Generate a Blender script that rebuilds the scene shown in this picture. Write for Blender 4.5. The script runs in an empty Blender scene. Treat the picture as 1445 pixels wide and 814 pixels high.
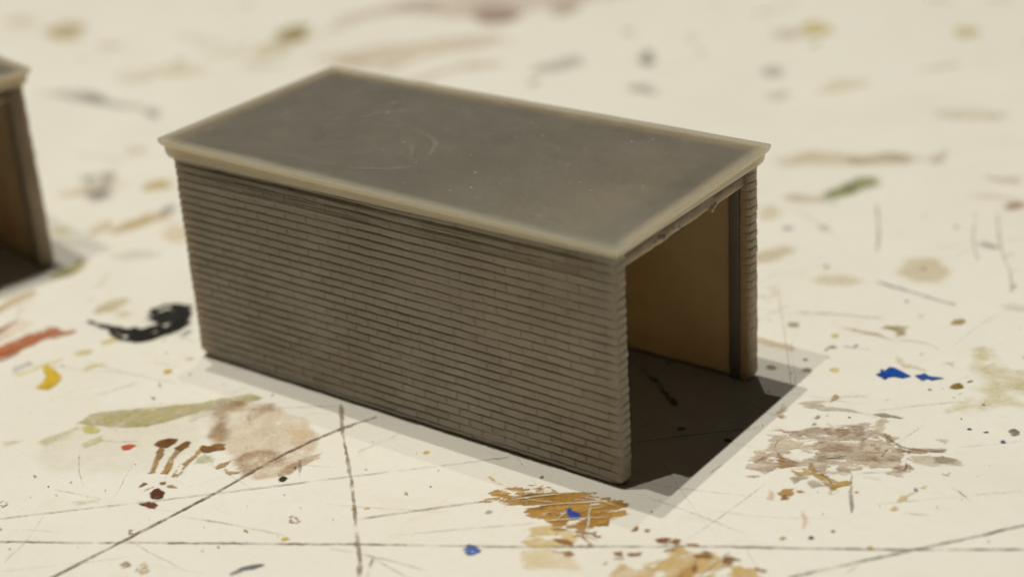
import bpy, math, random
import numpy as np
# One unit is one centimetre.
sc = bpy.context.scene
COL = sc.collection
sc.unit_settings.scale_length = 0.01
rng = np.random.default_rng(7)
random.seed(7)

# ------------------------------------------------------------------ noise
_perm = np.random.default_rng(3).permutation(4096)
_val = np.random.default_rng(5).random(4096) * 2 - 1
def vnoise(x, y, seed=0):
    xi = np.floor(x).astype(np.int64); yi = np.floor(y).astype(np.int64)
    fx = x - xi; fy = y - yi
    fx = fx * fx * fx * (fx * (fx * 6 - 15) + 10); fy = fy * fy * fy * (fy * (fy * 6 - 15) + 10)
    def h(a, b): return _val[_perm[(_perm[(a + seed * 131) & 4095] + b) & 4095]]
    v0 = h(xi, yi) * (1 - fx) + h(xi + 1, yi) * fx
    v1 = h(xi, yi + 1) * (1 - fx) + h(xi + 1, yi + 1) * fx
    return v0 * (1 - fy) + v1 * fy
def fbm(x, y, seed=0, octv=4, gain=.55):
    s = 0; a = 1; t = 0
    for k in range(octv):
        s = s + a * vnoise(x * 2 ** k + 17.3 * k, y * 2 ** k - 9.1 * k, seed + k); t += a; a *= gain
    return s / t
def sstep(a, b, x):
    t = np.clip((x - a) / (b - a), 0, 1); return t * t * (3 - 2 * t)

# ------------------------------------------------------------------ helpers
def tag(o, label=None, cat=None, group=None, kind=None):
    for k, v in (('label', label), ('category', cat), ('group', group), ('kind', kind)):
        if v: o[k] = v
def mesh_obj(name, V, F, mat, parent=None, smooth=True):
    me = bpy.data.meshes.new(name)
    me.from_pydata([tuple(map(float, v)) for v in V], [], [tuple(map(int, f)) for f in F]) if not isinstance(V, np.ndarray) else quads(me, V, F)
    if smooth: me.polygons.foreach_set('use_smooth', [True] * len(me.polygons))
    me.materials.append(mat); me.update()
    o = bpy.data.objects.new(name, me); COL.objects.link(o)
    if parent: o.parent = parent
    return o
def quads(me, V, F):
    F = np.asarray(F, np.int32); n = len(F)
    me.vertices.add(len(V)); me.vertices.foreach_set('co', np.asarray(V, np.float32).ravel())
    me.loops.add(n * 4); me.loops.foreach_set('vertex_index', F.ravel())
    me.polygons.add(n); me.polygons.foreach_set('loop_start', np.arange(n, dtype=np.int32) * 4)
    try: me.polygons.foreach_set('loop_total', np.full(n, 4, np.int32))
    except Exception: pass
    me.update(calc_edges=True); me.validate()

# ------------------------------------------------------------------ materials
def mat_new(name):
    m = bpy.data.materials.new(name); m.use_nodes = True
    nt = m.node_tree; b = nt.nodes['Principled BSDF']
    return m, nt, b
def N(nt, typ, **kw):
    n = nt.nodes.new(typ)
    for k, v in kw.items(): setattr(n, k, v)
    return n
def noise_tex(nt, scale, detail=4, rough=.55, vec=None, dist=0):
    n = N(nt, 'ShaderNodeTexNoise'); n.inputs['Scale'].default_value = scale
    n.inputs['Detail'].default_value = detail; n.inputs['Roughness'].default_value = rough; n.inputs['Distortion'].default_value = dist
    if vec is not None: nt.links.new(vec, n.inputs['Vector'])
    return n.outputs['Fac']
def ramp(nt, fac, a, b, lo, hi):
    n = N(nt, 'ShaderNodeMapRange'); n.inputs['From Min'].default_value = a; n.inputs['From Max'].default_value = b
    n.inputs['To Min'].default_value = lo; n.inputs['To Max'].default_value = hi
    nt.links.new(fac, n.inputs['Value']); return n.outputs['Result']
def mix_col(nt, fac, c1, c2, blend='MIX'):
    n = N(nt, 'ShaderNodeMix', data_type='RGBA', blend_type=blend)
    for s, c in ((n.inputs[6], c1), (n.inputs[7], c2)):
        if isinstance(c, tuple): s.default_value = (*c, 1)
        else: nt.links.new(c, s)
    if isinstance(fac, (int, float)): n.inputs[0].default_value = fac
    else: nt.links.new(fac, n.inputs[0])
    return n.outputs[2]
def bump(nt, b, h, strength, dist):
    n = N(nt, 'ShaderNodeBump'); n.inputs['Strength'].default_value = strength; n.inputs['Distance'].default_value = dist
    nt.links.new(h, n.inputs['Height']); nt.links.new(n.outputs['Normal'], b.inputs['Normal'])

def resin(name, c1, c2, rough, sss, rad, bumpy):
    m, nt, b = mat_new(name)
    tc = N(nt, 'ShaderNodeTexCoord').outputs['Object']
    f = noise_tex(nt, 1.3, 5, .6, tc)
    c = mix_col(nt, ramp(nt, f, .35, .65, 0, 1), c1, c2)
    sp = noise_tex(nt, 26, 3, .6, tc)
    c = mix_col(nt, ramp(nt, sp, .3, .7, 0, 1), c, (1.12, 1.12, 1.12), 'MULTIPLY') if False else c
    nt.links.new(c, b.inputs['Base Color'])
    rf = noise_tex(nt, 3.5, 5, .65, tc)
    nt.links.new(ramp(nt, rf, .3, .7, rough - .07, rough + .1), b.inputs['Roughness'])
    b.inputs['IOR'].default_value = 1.46
    b.inputs['Specular IOR Level'].default_value = .4
    b.inputs['Subsurface Weight'].default_value = sss
    b.inputs['Subsurface Radius'].default_value = rad
    b.inputs['Subsurface Scale'].default_value = 1.0
    bump(nt, b, noise_tex(nt, 55, 4, .6, tc), bumpy, .01)
    return m
def rim_glow_tint(m):
    # rim colour painted paler: stands in for light glowing through the thin roof edge
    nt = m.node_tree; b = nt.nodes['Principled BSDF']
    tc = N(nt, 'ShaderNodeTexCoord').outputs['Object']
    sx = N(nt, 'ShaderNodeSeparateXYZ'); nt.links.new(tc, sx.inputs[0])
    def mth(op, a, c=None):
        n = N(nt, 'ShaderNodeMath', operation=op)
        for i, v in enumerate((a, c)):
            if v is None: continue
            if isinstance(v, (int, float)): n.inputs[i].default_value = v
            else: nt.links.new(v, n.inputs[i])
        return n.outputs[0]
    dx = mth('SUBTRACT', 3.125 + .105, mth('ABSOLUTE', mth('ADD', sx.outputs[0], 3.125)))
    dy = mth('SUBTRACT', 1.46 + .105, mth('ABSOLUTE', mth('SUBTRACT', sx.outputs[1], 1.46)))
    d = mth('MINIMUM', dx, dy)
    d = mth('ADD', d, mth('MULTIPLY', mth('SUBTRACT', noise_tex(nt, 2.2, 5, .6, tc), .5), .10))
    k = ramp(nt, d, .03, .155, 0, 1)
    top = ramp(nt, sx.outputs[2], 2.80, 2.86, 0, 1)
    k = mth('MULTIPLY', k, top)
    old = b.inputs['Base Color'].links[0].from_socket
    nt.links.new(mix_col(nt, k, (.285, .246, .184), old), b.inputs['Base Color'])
M_WALL = resin('grey_resin_brick', (.240, .199, .146), (.290, .243, .182), .36, .42, (1.25, .90, .58), .25)
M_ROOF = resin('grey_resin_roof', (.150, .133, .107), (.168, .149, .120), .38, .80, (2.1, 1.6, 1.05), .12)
rim_glow_tint(M_ROOF)
M_TRIM = resin('grey_resin_trim', (.22, .176, .122), (.245, .198, .140), .46, .8, (.55, .38, .20), .18)

def table_mat():
    m, nt, b = mat_new('white_table_paint')
    tc = N(nt, 'ShaderNodeTexCoord').outputs['Object']
    f1 = noise_tex(nt, .33, 5, .6, tc, .4)
    f2 = noise_tex(nt, 1.7, 6, .65, tc, .6)
    c = mix_col(nt, ramp(nt, f1, .38, .66, 0, 1), (.81, .772, .685), (.775, .728, .630))
    c = mix_col(nt, ramp(nt, f2, .56, .72, 0, .55), c, (.735, .66, .53))
    mp = N(nt, 'ShaderNodeMapping'); mp.inputs['Rotation'].default_value = (0, 0, .55); mp.inputs['Scale'].default_value = (1.2, 9, 1)
    nt.links.new(tc, mp.inputs['Vector'])
    f3 = noise_tex(nt, 1.1, 6, .7, mp.outputs['Vector'], .3)
    c = mix_col(nt, ramp(nt, f3, .60, .75, 0, .5), c, (.66, .61, .52))
    f4 = noise_tex(nt, 22, 3, .6, tc)
    c = mix_col(nt, ramp(nt, f4, .66, .74, 0, .35), c, (.50, .42, .31))
    f5 = noise_tex(nt, 7, 6, .75, tc, .3)
    c = mix_col(nt, ramp(nt, f5, .5, .75, 0, .35), c, (.70, .655, .57))
    f6 = noise_tex(nt, 30, 4, .7, tc)
    c = mix_col(nt, ramp(nt, f6, .35, .65, 0, .22), c, (.88, .85, .77))
    nt.links.new(c, b.inputs['Base Color'])
    nt.links.new(ramp(nt, f2, .3, .7, .42, .58), b.inputs['Roughness'])
    b.inputs['Specular IOR Level'].default_value = .35
    h = N(nt, 'ShaderNodeMath', operation='ADD'); nt.links.new(f3, h.inputs[0]); nt.links.new(noise_tex(nt, 9, 5, .6, tc), h.inputs[1])
    bump(nt, b, h.outputs[0], .25, .02)
    return m
M_TABLE = table_mat()

def paint_mat(name, rough):
    m, nt, b = mat_new(name)
    a = N(nt, 'ShaderNodeAttribute', attribute_name='paint')
    tc = N(nt, 'ShaderNodeTexCoord').outputs['Object']
    f = noise_tex(nt, 14, 5, .7, tc)
    v = N(nt, 'ShaderNodeMix', data_type='RGBA', blend_type='MULTIPLY'); v.inputs[0].default_value = 1
    g = N(nt, 'ShaderNodeCombineColor')
    r = ramp(nt, f, .25, .75, .80, 1.18)
    for i in range(3): nt.links.new(r, g.inputs[i])
    nt.links.new(a.outputs['Color'], v.inputs[6]); nt.links.new(g.outputs[0], v.inputs[7])
    nt.links.new(v.outputs[2], b.inputs['Base Color'])
    al = N(nt, 'ShaderNodeMath', operation='MULTIPLY', use_clamp=True)
    nt.links.new(a.outputs['Alpha'], al.inputs[0]); nt.links.new(ramp(nt, noise_tex(nt, 20, 4, .75, tc), .28, .55, .62, 1.05), al.inputs[1])
    nt.links.new(al.outputs[0], b.inputs['Alpha'])
    b.inputs['Roughness'].default_value = rough
    b.inputs['Specular IOR Level'].default_value = .4
    return m
M_PAINT = paint_mat('dried_paint', .5)
M_GLOSS = paint_mat('glossy_dried_paint', .3)

# ------------------------------------------------------------------ tabletop
def build_table():
    x0, x1, y0, y1 = -70., 45., -32., 70.
    V = [(x0, y0, 0), (x1, y0, 0), (x1, y1, 0), (x0, y1, 0), (x0, y0, -1.8), (x1, y0, -1.8), (x1, y1, -1.8), (x0, y1, -1.8)]
    F = [(0, 1, 2, 3), (7, 6, 5, 4), (0, 4, 5, 1), (1, 5, 6, 2), (2, 6, 7, 3), (3, 7, 4, 0)]
    o = mesh_obj('tabletop', V, F, M_TABLE, smooth=False)
    tag(o, 'off white painted tabletop covered with old paint stains and cut lines', 'tabletop', None, 'structure')
    return o
TABLE = build_table()

STAINS=[
('paint_wash',None,[(-6.16,-2.88),(-6.37,-2.44),(-6.29,-1.9),(-5.9,-1.18),(-5.36,-0.87),(-4.42,-1.68),(-4.61,-2.24),(-5.2,-2.77),(-5.67,-3.09)],(0.777,0.719,0.586),(0.746,0.69,0.546),0.22,0.15,2.5,0.25,0,1,0,0.0,0.03),
('paint_wash','olive green watery paint band',[(-6.31,-1.97),(-6.33,-1.75),(-6.06,-1.49),(-5.54,-1.05),(-5.29,-0.7),(-5.04,-0.41),(-4.83,-0.44),(-4.93,-0.77),(-5.22,-1.01),(-5.35,-1.36),(-5.52,-1.65),(-5.82,-1.83),(-6.11,-1.95)],(0.455,0.394,0.161),(0.564,0.49,0.246),0.8,0.06,5,0.06,0.94,1.6,0.05,0.0,0.02),
('paint_wash',None,[(-6.41,-2.56),(-6.26,-2.01),(-6.13,-2.01),(-6.16,-2.62)],(0.59,0.539,0.299),(0.658,0.605,0.4),0.5,0.06,4,0.12,0,1,0,0.0,0.03),
('paint_wash',None,[(-6.76,-2.74),(-6.55,-2.54),(-6.47,-2.59),(-6.64,-2.84)],(0.59,0.539,0.276),(0.687,0.632,0.4),0.5,0.06,4,0.1,0,1,0,0.0,0.03),
('paint_wash',None,[(-5.95,-1.96),(-5.92,-2.0),(-5.93,-2.05),(-5.97,-2.08),(-6.04,-2.1),(-6.1,-2.1),(-6.15,-2.07),(-6.18,-2.03),(-6.17,-1.98),(-6.13,-1.95),(-6.07,-1.92),(-6.0,-1.93)],(0.59,0.539,0.091),(0.694,0.639,0.178),0.7,0.05,6,0.06,0,1,0,0.0,0.016),
('paint_wash','mottled brown watery paint stain',[(-5.2,-0.98),(-5.14,-0.62),(-4.58,-0.47),(-4.0,-0.48),(-3.61,-0.73),(-3.37,-1.06),(-3.28,-1.46),(-3.35,-1.68),(-3.59,-1.88),(-4.02,-1.71),(-4.22,-1.56),(-4.52,-1.55),(-4.87,-1.28)],(0.672,0.49,0.308),(0.746,0.632,0.47),0.6,0.1,2.4,0.12,0,1,0.03,0.0,0.02),
('paint_wash',None,[(-5.2,-0.93),(-5.2,-0.78),(-4.95,-0.59),(-4.82,-0.71),(-4.89,-0.87),(-4.73,-1.12),(-4.47,-1.3),(-4.45,-1.44),(-4.72,-1.45),(-4.89,-1.21)],(0.311,0.19,0.08),(0.526,0.368,0.206),0.62,0.1,3,0.14,0,1,0,0.0,0.02),
('paint_wash',None,[(-4.08,-1.62),(-4.03,-1.33),(-3.83,-1.25),(-3.6,-1.3),(-3.6,-1.61),(-3.69,-1.92),(-3.89,-1.78)],(0.384,0.234,0.13),(0.623,0.478,0.322),0.6,0.1,4,0.1,0,1,0.04,0.0,0.018),
('paint_wash',None,[(-3.47,-1.63),(-3.49,-1.51),(-3.45,-1.25),(-3.35,-1.01),(-3.28,-1.14),(-3.32,-1.38),(-3.32,-1.58),(-3.39,-1.66)],(0.421,0.275,0.145),(0.59,0.432,0.263),0.7,0.05,6,0.04,0,1,0.05,0.0,0.016),
('paint_wash',None,[(-4.75,-0.64),(-4.55,-0.46),(-4.48,-0.6),(-4.52,-0.93),(-4.54,-0.97)],(0.41,0.275,0.145),(0.59,0.449,0.299),0.45,0.12,5,0.12,0,1,0,0.0,0.016),
('paint_wash',None,[(-4.06,-0.84),(-3.79,-0.73),(-3.62,-0.73),(-3.71,-0.9),(-3.94,-0.92)],(0.848,0.605,0.299),(0.808,0.639,0.4),0.5,0.1,5,0.12,0,1,0,0.0,0.016),
('paint_smear','dark brown head of the leftmost finger smear',[(-5.12,-1.88),(-5.14,-1.77),(-5.09,-1.68),(-4.98,-1.64),(-4.93,-1.72),(-4.93,-1.86),(-5.0,-1.91)],(0.159,0.068,0.022),(0.22,0.093,0.024),1,0.02,9,0.02,0,1,0,0.008,0.016),
('paint_smear',None,[(-5.02,-1.9),(-4.93,-1.87),(-4.83,-2.05),(-4.63,-2.31),(-4.71,-2.35),(-4.88,-2.08)],(0.311,0.157,0.036),(0.501,0.301,0.101),0.92,0.05,9,0.02,-1.13,3,0.1,0.003,0.016),
('paint_smear',None,[(-4.84,-1.81),(-4.86,-1.63),(-4.78,-1.61),(-4.72,-1.72),(-4.74,-1.83)],(0.165,0.076,0.024),(0.268,0.123,0.036),1,0.03,9,0.02,-1.13,2,0,0.006,0.016),
('paint_smear',None,[(-4.83,-1.82),(-4.74,-1.83),(-4.68,-2.0),(-4.5,-2.27),(-4.6,-2.29),(-4.74,-2.03)],(0.268,0.128,0.031),(0.466,0.266,0.082),0.92,0.05,9,0.02,-1.13,3,0.08,0.003,0.016),
('paint_smear',None,[(-4.62,-1.61),(-4.53,-1.51),(-4.42,-1.47),(-4.35,-1.54),(-4.48,-1.7),(-4.58,-1.69)],(0.192,0.088,0.024),(0.311,0.157,0.051),1,0.05,9,0.02,-1.13,1,0,0.004,0.016),
('paint_smear',None,[(-4.59,-1.66),(-4.51,-1.67),(-4.48,-1.9),(-4.43,-2.03),(-4.38,-2.25),(-4.42,-2.26),(-4.5,-2.04),(-4.54,-1.88)],(0.293,0.145,0.036),(0.513,0.31,0.116),0.92,0.05,9,0.02,-1.13,3,0.1,0.003,0.016),
('paint_drop','thick glossy brown paint drop',[(-4.39,-2.65),(-4.41,-2.56),(-4.37,-2.52),(-4.24,-2.56),(-4.18,-2.64),(-4.21,-2.71),(-4.28,-2.73)],(0.109,0.039,0.018),(0.141,0.054,0.026),1,0.02,8,0.02,0,1,0,0.016,0.016),
('paint_drop',None,[(-4.58,-2.62),(-4.59,-2.53),(-4.53,-2.52),(-4.55,-2.59)],(0.192,0.084,0.029),(0.311,0.148,0.051),1,0.03,8,0.02,0,1,0,0.004,0.016),
('paint_drop',None,[(-4.33,-2.86),(-4.25,-2.79),(-4.14,-2.78),(-4.12,-2.84),(-4.18,-2.87)],(0.141,0.054,0.024),(0.206,0.088,0.039),1,0.03,8,0.02,0,1,0,0.006,0.016),
('paint_drop',None,[(-4.36,-2.46),(-4.32,-2.39),(-4.22,-2.42),(-4.27,-2.46)],(0.268,0.133,0.051),(0.466,0.275,0.116),0.9,0.05,8,0.02,0,1,0,0.003,0.016),
('paint_drop',None,[(-4.48,-2.64),(-4.44,-2.51),(-4.41,-2.53),(-4.45,-2.65)],(0.192,0.097,0.042),(0.311,0.17,0.074),0.9,0.04,9,0.02,0,1,0,0.0,0.016),
('paint_drop',None,[(-4.45,-2.43),(-4.42,-2.4),(-4.37,-2.44),(-4.41,-2.46)],(0.192,0.097,0.042),(0.311,0.17,0.074),0.9,0.04,9,0.02,0,1,0,0.0,0.016),
('paint_spot','small orange red paint spot',[(-5.43,-2.09),(-5.37,-2.01),(-5.3,-2.01),(-5.29,-2.09),(-5.34,-2.14)],(0.526,0.064,0.024),(0.687,0.197,0.091),0.95,0.04,6,0.03,0,1,0,0.0,0.016),
('paint_drop','small round blackish green paint dot',[(-3.29,-1.64),(-3.27,-1.67),(-3.27,-1.7),(-3.27,-1.72),(-3.3,-1.74),(-3.32,-1.74),(-3.35,-1.72),(-3.37,-1.7),(-3.37,-1.67),(-3.37,-1.64),(-3.34,-1.63),(-3.32,-1.63)],(0.035,0.036,0.013),(0.046,0.044,0.018),1,0.008,8,0.012,0,1,0,0.014,0.016),
('paint_wash',None,[(-4.47,-1.84),(-4.46,-1.76),(-4.31,-1.78),(-4.17,-1.84),(-4.28,-1.87),(-4.41,-1.95)],(0.438,0.449,0.254),(0.59,0.572,0.347),0.6,0.06,7,0.05,0,1,0,0.0,0.016),
('paint_crumb',None,[(-4.14,-1.87),(-4.12,-1.67),(-4.08,-1.67),(-4.08,-1.82),(-4.1,-1.89)],(0.311,0.17,0.058),(0.501,0.319,0.145),0.9,0.06,10,0.02,0,1,0,0.0,0.016),
('paint_crumb',None,[(-4.02,-1.86),(-3.93,-1.87),(-3.88,-1.81),(-3.83,-1.83),(-3.89,-1.9)],(0.359,0.204,0.078),(0.526,0.338,0.158),0.85,0.08,10,0.02,0,1,0,0.0,0.016),
('paint_smear','wide black paint smear',[(-8.29,-0.02),(-8.05,0.01),(-7.86,0.03),(-7.66,0.09),(-7.61,0.19),(-7.48,0.2),(-7.42,0.35),(-7.6,0.39),(-7.78,0.51),(-7.82,0.65),(-7.73,0.88),(-7.61,0.97),(-7.44,1.01),(-6.99,0.59),(-7.03,0.25),(-7.1,0.06),(-7.26,-0.13),(-7.41,-0.21),(-7.64,-0.17),(-7.89,-0.08),(-8.07,-0.07),(-8.23,-0.06)],(0.018,0.017,0.015),(0.033,0.03,0.026),1,0.07,6,0.035,1.34,2,0.1,0.005,0.016),
('paint_smear',None,[(-6.93,0.27),(-6.92,0.46),(-6.88,0.48),(-6.82,0.4),(-6.86,0.26)],(0.104,0.148,0.161),(0.311,0.343,0.347),0.6,0.05,5,0.06,0,1,0,0.0,0.016),
('paint_smear','reddish brown streaked paint smear',[(-8.75,-1.24),(-8.7,-1.14),(-8.68,-0.81),(-8.63,-0.59),(-8.54,-0.33),(-8.26,-0.36),(-8.3,-0.55),(-8.4,-0.72),(-8.4,-0.97),(-8.36,-1.29),(-8.49,-1.45)],(0.4,0.084,0.02),(0.526,0.19,0.074),0.98,0.14,8,0.05,1.38,7,0.14,0.0,0.016),
('paint_smear',None,[(-9.05,-1.01),(-9.01,-0.87),(-9.06,-0.65),(-9.1,-0.46),(-9.16,-0.43),(-9.17,-0.59),(-9.16,-0.78),(-9.2,-0.92)],(0.41,0.163,0.091),(0.564,0.319,0.214),0.85,0.06,6,0.05,1.38,4,0,0.0,0.016),
('paint_wash',None,[(-9.15,-0.91),(-9.1,-0.45),(-8.83,-0.45),(-8.78,-1.07),(-8.85,-1.16)],(0.769,0.539,0.347),(0.808,0.639,0.488),0.45,0.1,3,0.2,0,1,0,0.0,0.03),
('paint_wash',None,[(-7.96,-1.56),(-7.96,-1.22),(-8.1,-1.15),(-8.13,-1.47)],(0.564,0.552,0.559),(0.623,0.605,0.586),0.6,0.06,5,0.1,0,1,0,0.0,0.016),
('paint_drop','bright yellow paint drop with a pale tail',[(-7.44,-1.65),(-7.48,-1.48),(-7.59,-1.35),(-7.77,-1.26),(-7.8,-1.15),(-7.63,-1.18),(-7.4,-1.25),(-7.29,-1.33),(-7.24,-1.47),(-7.24,-1.6),(-7.34,-1.65)],(0.672,0.432,0.02),(0.746,0.514,0.07),0.98,0.02,5,0.035,0,1,0,0.006,0.016),
('paint_wash',None,[(-7.95,-1.62),(-7.95,-1.45),(-7.91,-1.25),(-7.86,-1.09),(-7.74,-0.89),(-7.66,-0.94),(-7.73,-1.15),(-7.77,-1.33),(-7.86,-1.53)],(0.792,0.69,0.254),(0.808,0.719,0.347),0.7,0.06,4,0.08,0,1,0,0.0,0.016),
('paint_wash',None,[(-7.54,-0.59),(-7.52,-0.63),(-7.52,-0.69),(-7.56,-0.75),(-7.61,-0.79),(-7.67,-0.8),(-7.72,-0.79),(-7.74,-0.74),(-7.74,-0.69),(-7.7,-0.63),(-7.65,-0.59),(-7.59,-0.58)],(0.63,0.527,0.178),(0.731,0.639,0.299),0.7,0.05,5,0.08,0,1,0,0.0,0.016),
('paint_wash',None,[(-7.56,-0.44),(-7.5,-0.23),(-7.61,-0.16),(-7.7,-0.35)],(0.731,0.605,0.214),(0.769,0.675,0.347),0.6,0.05,5,0.08,0,1,0,0.0,0.016),
('paint_wash',None,[(-7.19,-1.04),(-7.2,-0.93),(-7.09,-0.78),(-7.15,-0.73),(-7.3,-0.86),(-7.32,-0.96)],(0.746,0.619,0.214),(0.777,0.675,0.347),0.6,0.05,5,0.08,0,1,0,0.0,0.016),
('paint_drop','small yellow paint dot',[(-6.26,-0.46),(-6.24,-0.49),(-6.24,-0.52),(-6.26,-0.55),(-6.28,-0.57),(-6.32,-0.57),(-6.35,-0.55),(-6.37,-0.52),(-6.37,-0.49),(-6.36,-0.46),(-6.33,-0.44),(-6.29,-0.44)],(0.63,0.455,0.051),(0.701,0.539,0.116),0.95,0.015,6,0.03,0,1,0,0.004,0.016),
('paint_spot',None,[(-6.26,-0.09),(-6.24,-0.11),(-6.25,-0.14),(-6.26,-0.17),(-6.29,-0.18),(-6.32,-0.19),(-6.34,-0.18),(-6.36,-0.15),(-6.35,-0.13),(-6.34,-0.1),(-6.31,-0.08),(-6.28,-0.08)],(0.687,0.539,0.4),(0.731,0.591,0.428),0.7,0.03,6,0.05,0,1,0,0.0,0.016),
('paint_smear',None,[(-8.37,0.14),(-8.22,0.39),(-8.23,0.71),(-8.42,0.84),(-8.52,0.6),(-8.55,0.27)],(0.564,0.455,0.246),(0.687,0.578,0.379),0.6,0.1,4,0.14,0,1,0,0.0,0.03),
('paint_smear',None,[(-9.17,-0.49),(-9.47,0.05),(-9.54,0.08),(-9.28,-0.45)],(0.59,0.478,0.347),(0.687,0.578,0.434),0.5,0.06,4,0.1,0,1,0,0.0,0.03),
('paint_smear','streaky ochre paint scrape below the garage corner',[(-1.1,-0.86),(-1.13,-0.7),(-0.98,-0.61),(-0.86,-0.5),(-0.68,-0.45),(-0.49,-0.4),(-0.33,-0.28),(-0.22,-0.3),(-0.01,-0.25),(0.16,-0.3),(0.19,-0.49),(0.21,-0.62),(0.16,-0.66),(0.11,-0.85),(0.01,-0.93),(-0.16,-0.92),(-0.3,-0.95),(-0.43,-0.93),(-0.56,-0.87),(-0.67,-0.79),(-0.79,-0.8),(-0.92,-0.81),(-1.03,-0.84)],(0.321,0.151,0.016),(0.513,0.283,0.055),0.98,0.2,9,0.02,0.71,4,0.25,0.002,0.012),
('paint_smear',None,[(-0.87,-0.56),(-0.67,-0.45),(-0.37,-0.49),(0.05,-0.41),(0.08,-0.56),(-0.22,-0.79),(-0.42,-0.74),(-0.71,-0.76)],(0.206,0.084,0.01),(0.379,0.19,0.031),0.85,0.2,10,0.03,0.71,4,0.3,0.0,0.012),
('paint_wash',None,[(-0.39,-1.05),(-0.22,-0.9),(0.01,-0.93),(0.05,-1.11),(-0.15,-1.28),(-0.31,-1.35)],(0.731,0.539,0.214),(0.761,0.632,0.347),0.7,0.2,5,0.06,0.71,4,0.2,0.0,0.016),
('paint_smear',None,[(-0.13,-1.13),(-0.0,-1.07),(0.08,-1.1),(0.11,-1.12),(-0.0,-1.15)],(0.268,0.117,0.024),(0.359,0.17,0.045),0.95,0.06,8,0.025,0.71,2,0,0.0,0.016),
('paint_smear',None,[(-0.26,-0.99),(-0.18,-0.93),(-0.11,-0.93),(-0.17,-1.0)],(0.311,0.133,0.024),(0.41,0.197,0.051),0.9,0.06,8,0.025,0.71,2,0,0.0,0.016),
('paint_smear',None,[(-0.02,-0.91),(0.07,-0.81),(0.11,-0.86),(0.05,-0.91)],(0.268,0.117,0.02),(0.359,0.17,0.045),0.95,0.06,8,0.025,0.71,2,0,0.0,0.016),
('paint_smear',None,[(0.09,-0.9),(0.17,-0.79),(0.21,-0.8),(0.22,-0.85),(0.29,-0.83),(0.3,-0.9),(0.23,-0.9),(0.15,-0.88)],(0.228,0.093,0.02),(0.311,0.145,0.036),0.97,0.05,8,0.025,0.71,1.5,0,0.003,0.016),
('paint_smear',None,[(0.1,-0.97),(0.14,-0.95),(0.23,-1.01),(0.3,-1.0),(0.26,-1.06),(0.2,-1.0)],(0.268,0.123,0.031),(0.41,0.211,0.062),0.9,0.07,8,0.025,0.71,1.5,0,0.0,0.016),
('paint_smear',None,[(0.12,-0.7),(0.18,-0.57),(0.21,-0.64),(0.15,-0.71)],(0.192,0.093,0.02),(0.311,0.163,0.045),0.85,0.08,8,0.025,0.71,3,0,0.0,0.016),
('paint_smear',None,[(-0.05,-1.32),(0.05,-1.3),(0.15,-1.27),(0.14,-1.3),(0.01,-1.33)],(0.311,0.17,0.045),(0.501,0.319,0.116),0.85,0.05,8,0.025,0,1,0,0.0,0.016),
('paint_smear',None,[(0.12,-1.3),(0.17,-1.25),(0.24,-1.27),(0.2,-1.34),(0.17,-1.34)],(0.236,0.107,0.031),(0.359,0.19,0.062),0.92,0.05,8,0.025,0,1,0,0.0,0.016),
('paint_drop','blue paint drop on the ochre scrape',[(-0.33,-0.61),(-0.3,-0.56),(-0.24,-0.6),(-0.16,-0.6),(-0.11,-0.64),(-0.13,-0.71),(-0.19,-0.72),(-0.26,-0.69)],(0.016,0.05,0.299),(0.046,0.107,0.423),0.97,0.02,8,0.015,0,1,0,0.006,0.016),
('paint_drop','blue paint drop beside the ruled line',[(-0.63,-1.73),(-0.63,-1.76),(-0.65,-1.79),(-0.68,-1.79),(-0.72,-1.78),(-0.76,-1.76),(-0.79,-1.73),(-0.79,-1.7),(-0.78,-1.67),(-0.74,-1.66),(-0.7,-1.67),(-0.66,-1.7)],(0.035,0.088,0.4),(0.104,0.183,0.52),0.92,0.06,9,0.02,0,1,0.12,0.004,0.016),
('paint_spot','grey paint fleck',[(-1.01,-1.11),(-1.01,-1.04),(-0.95,-1.03),(-0.93,-1.07),(-0.97,-1.12)],(0.311,0.301,0.28),(0.501,0.478,0.446),0.8,0.05,9,0.02,0,1,0,0.002,0.016),
('paint_wash',None,[(-0.31,-1.51),(-0.12,-1.33),(0.22,-1.33),(0.4,-1.44),(-0.06,-1.71)],(0.777,0.605,0.299),(0.777,0.646,0.389),0.5,0.2,3,0.12,0,1,0,0.0,0.025),
('paint_wash','pale ochre paint wash at the table edge',[(1.1,-1.19),(1.05,-1.02),(1.04,-0.84),(1.09,-0.66),(1.21,-0.65),(1.38,-0.68),(1.65,-0.61),(1.84,-0.63),(1.96,-0.78),(1.13,-1.3)],(0.63,0.399,0.101),(0.746,0.552,0.246),0.85,0.28,4.5,0.07,1.08,3,0.24,0.0,0.016),
('paint_smear',None,[(1.29,-0.94),(1.33,-0.85),(1.41,-0.94),(1.44,-1.09),(1.29,-1.2),(1.29,-1.07)],(0.443,0.234,0.042),(0.59,0.348,0.101),0.8,0.1,5,0.06,1.08,3,0,0.0,0.016),
('paint_wash',None,[(0.78,-1.43),(0.76,-1.17),(0.92,-1.16),(1.02,-1.07),(1.13,-1.3),(0.83,-1.49)],(0.617,0.399,0.122),(0.746,0.565,0.299),0.8,0.25,5,0.06,1.08,3,0.2,0.0,0.016),
('paint_smear',None,[(0.78,-0.62),(0.83,-0.55),(0.93,-0.48),(0.88,-0.63),(0.82,-0.64)],(0.206,0.076,0.018),(0.268,0.117,0.031),0.97,0.04,8,0.02,0,1,0,0.003,0.016),
('paint_smear',None,[(0.9,-0.66),(0.93,-0.48),(0.99,-0.48),(1.05,-0.57),(0.98,-0.58)],(0.243,0.102,0.024),(0.359,0.17,0.051),0.95,0.06,8,0.02,0,1,0,0.003,0.016),
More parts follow.
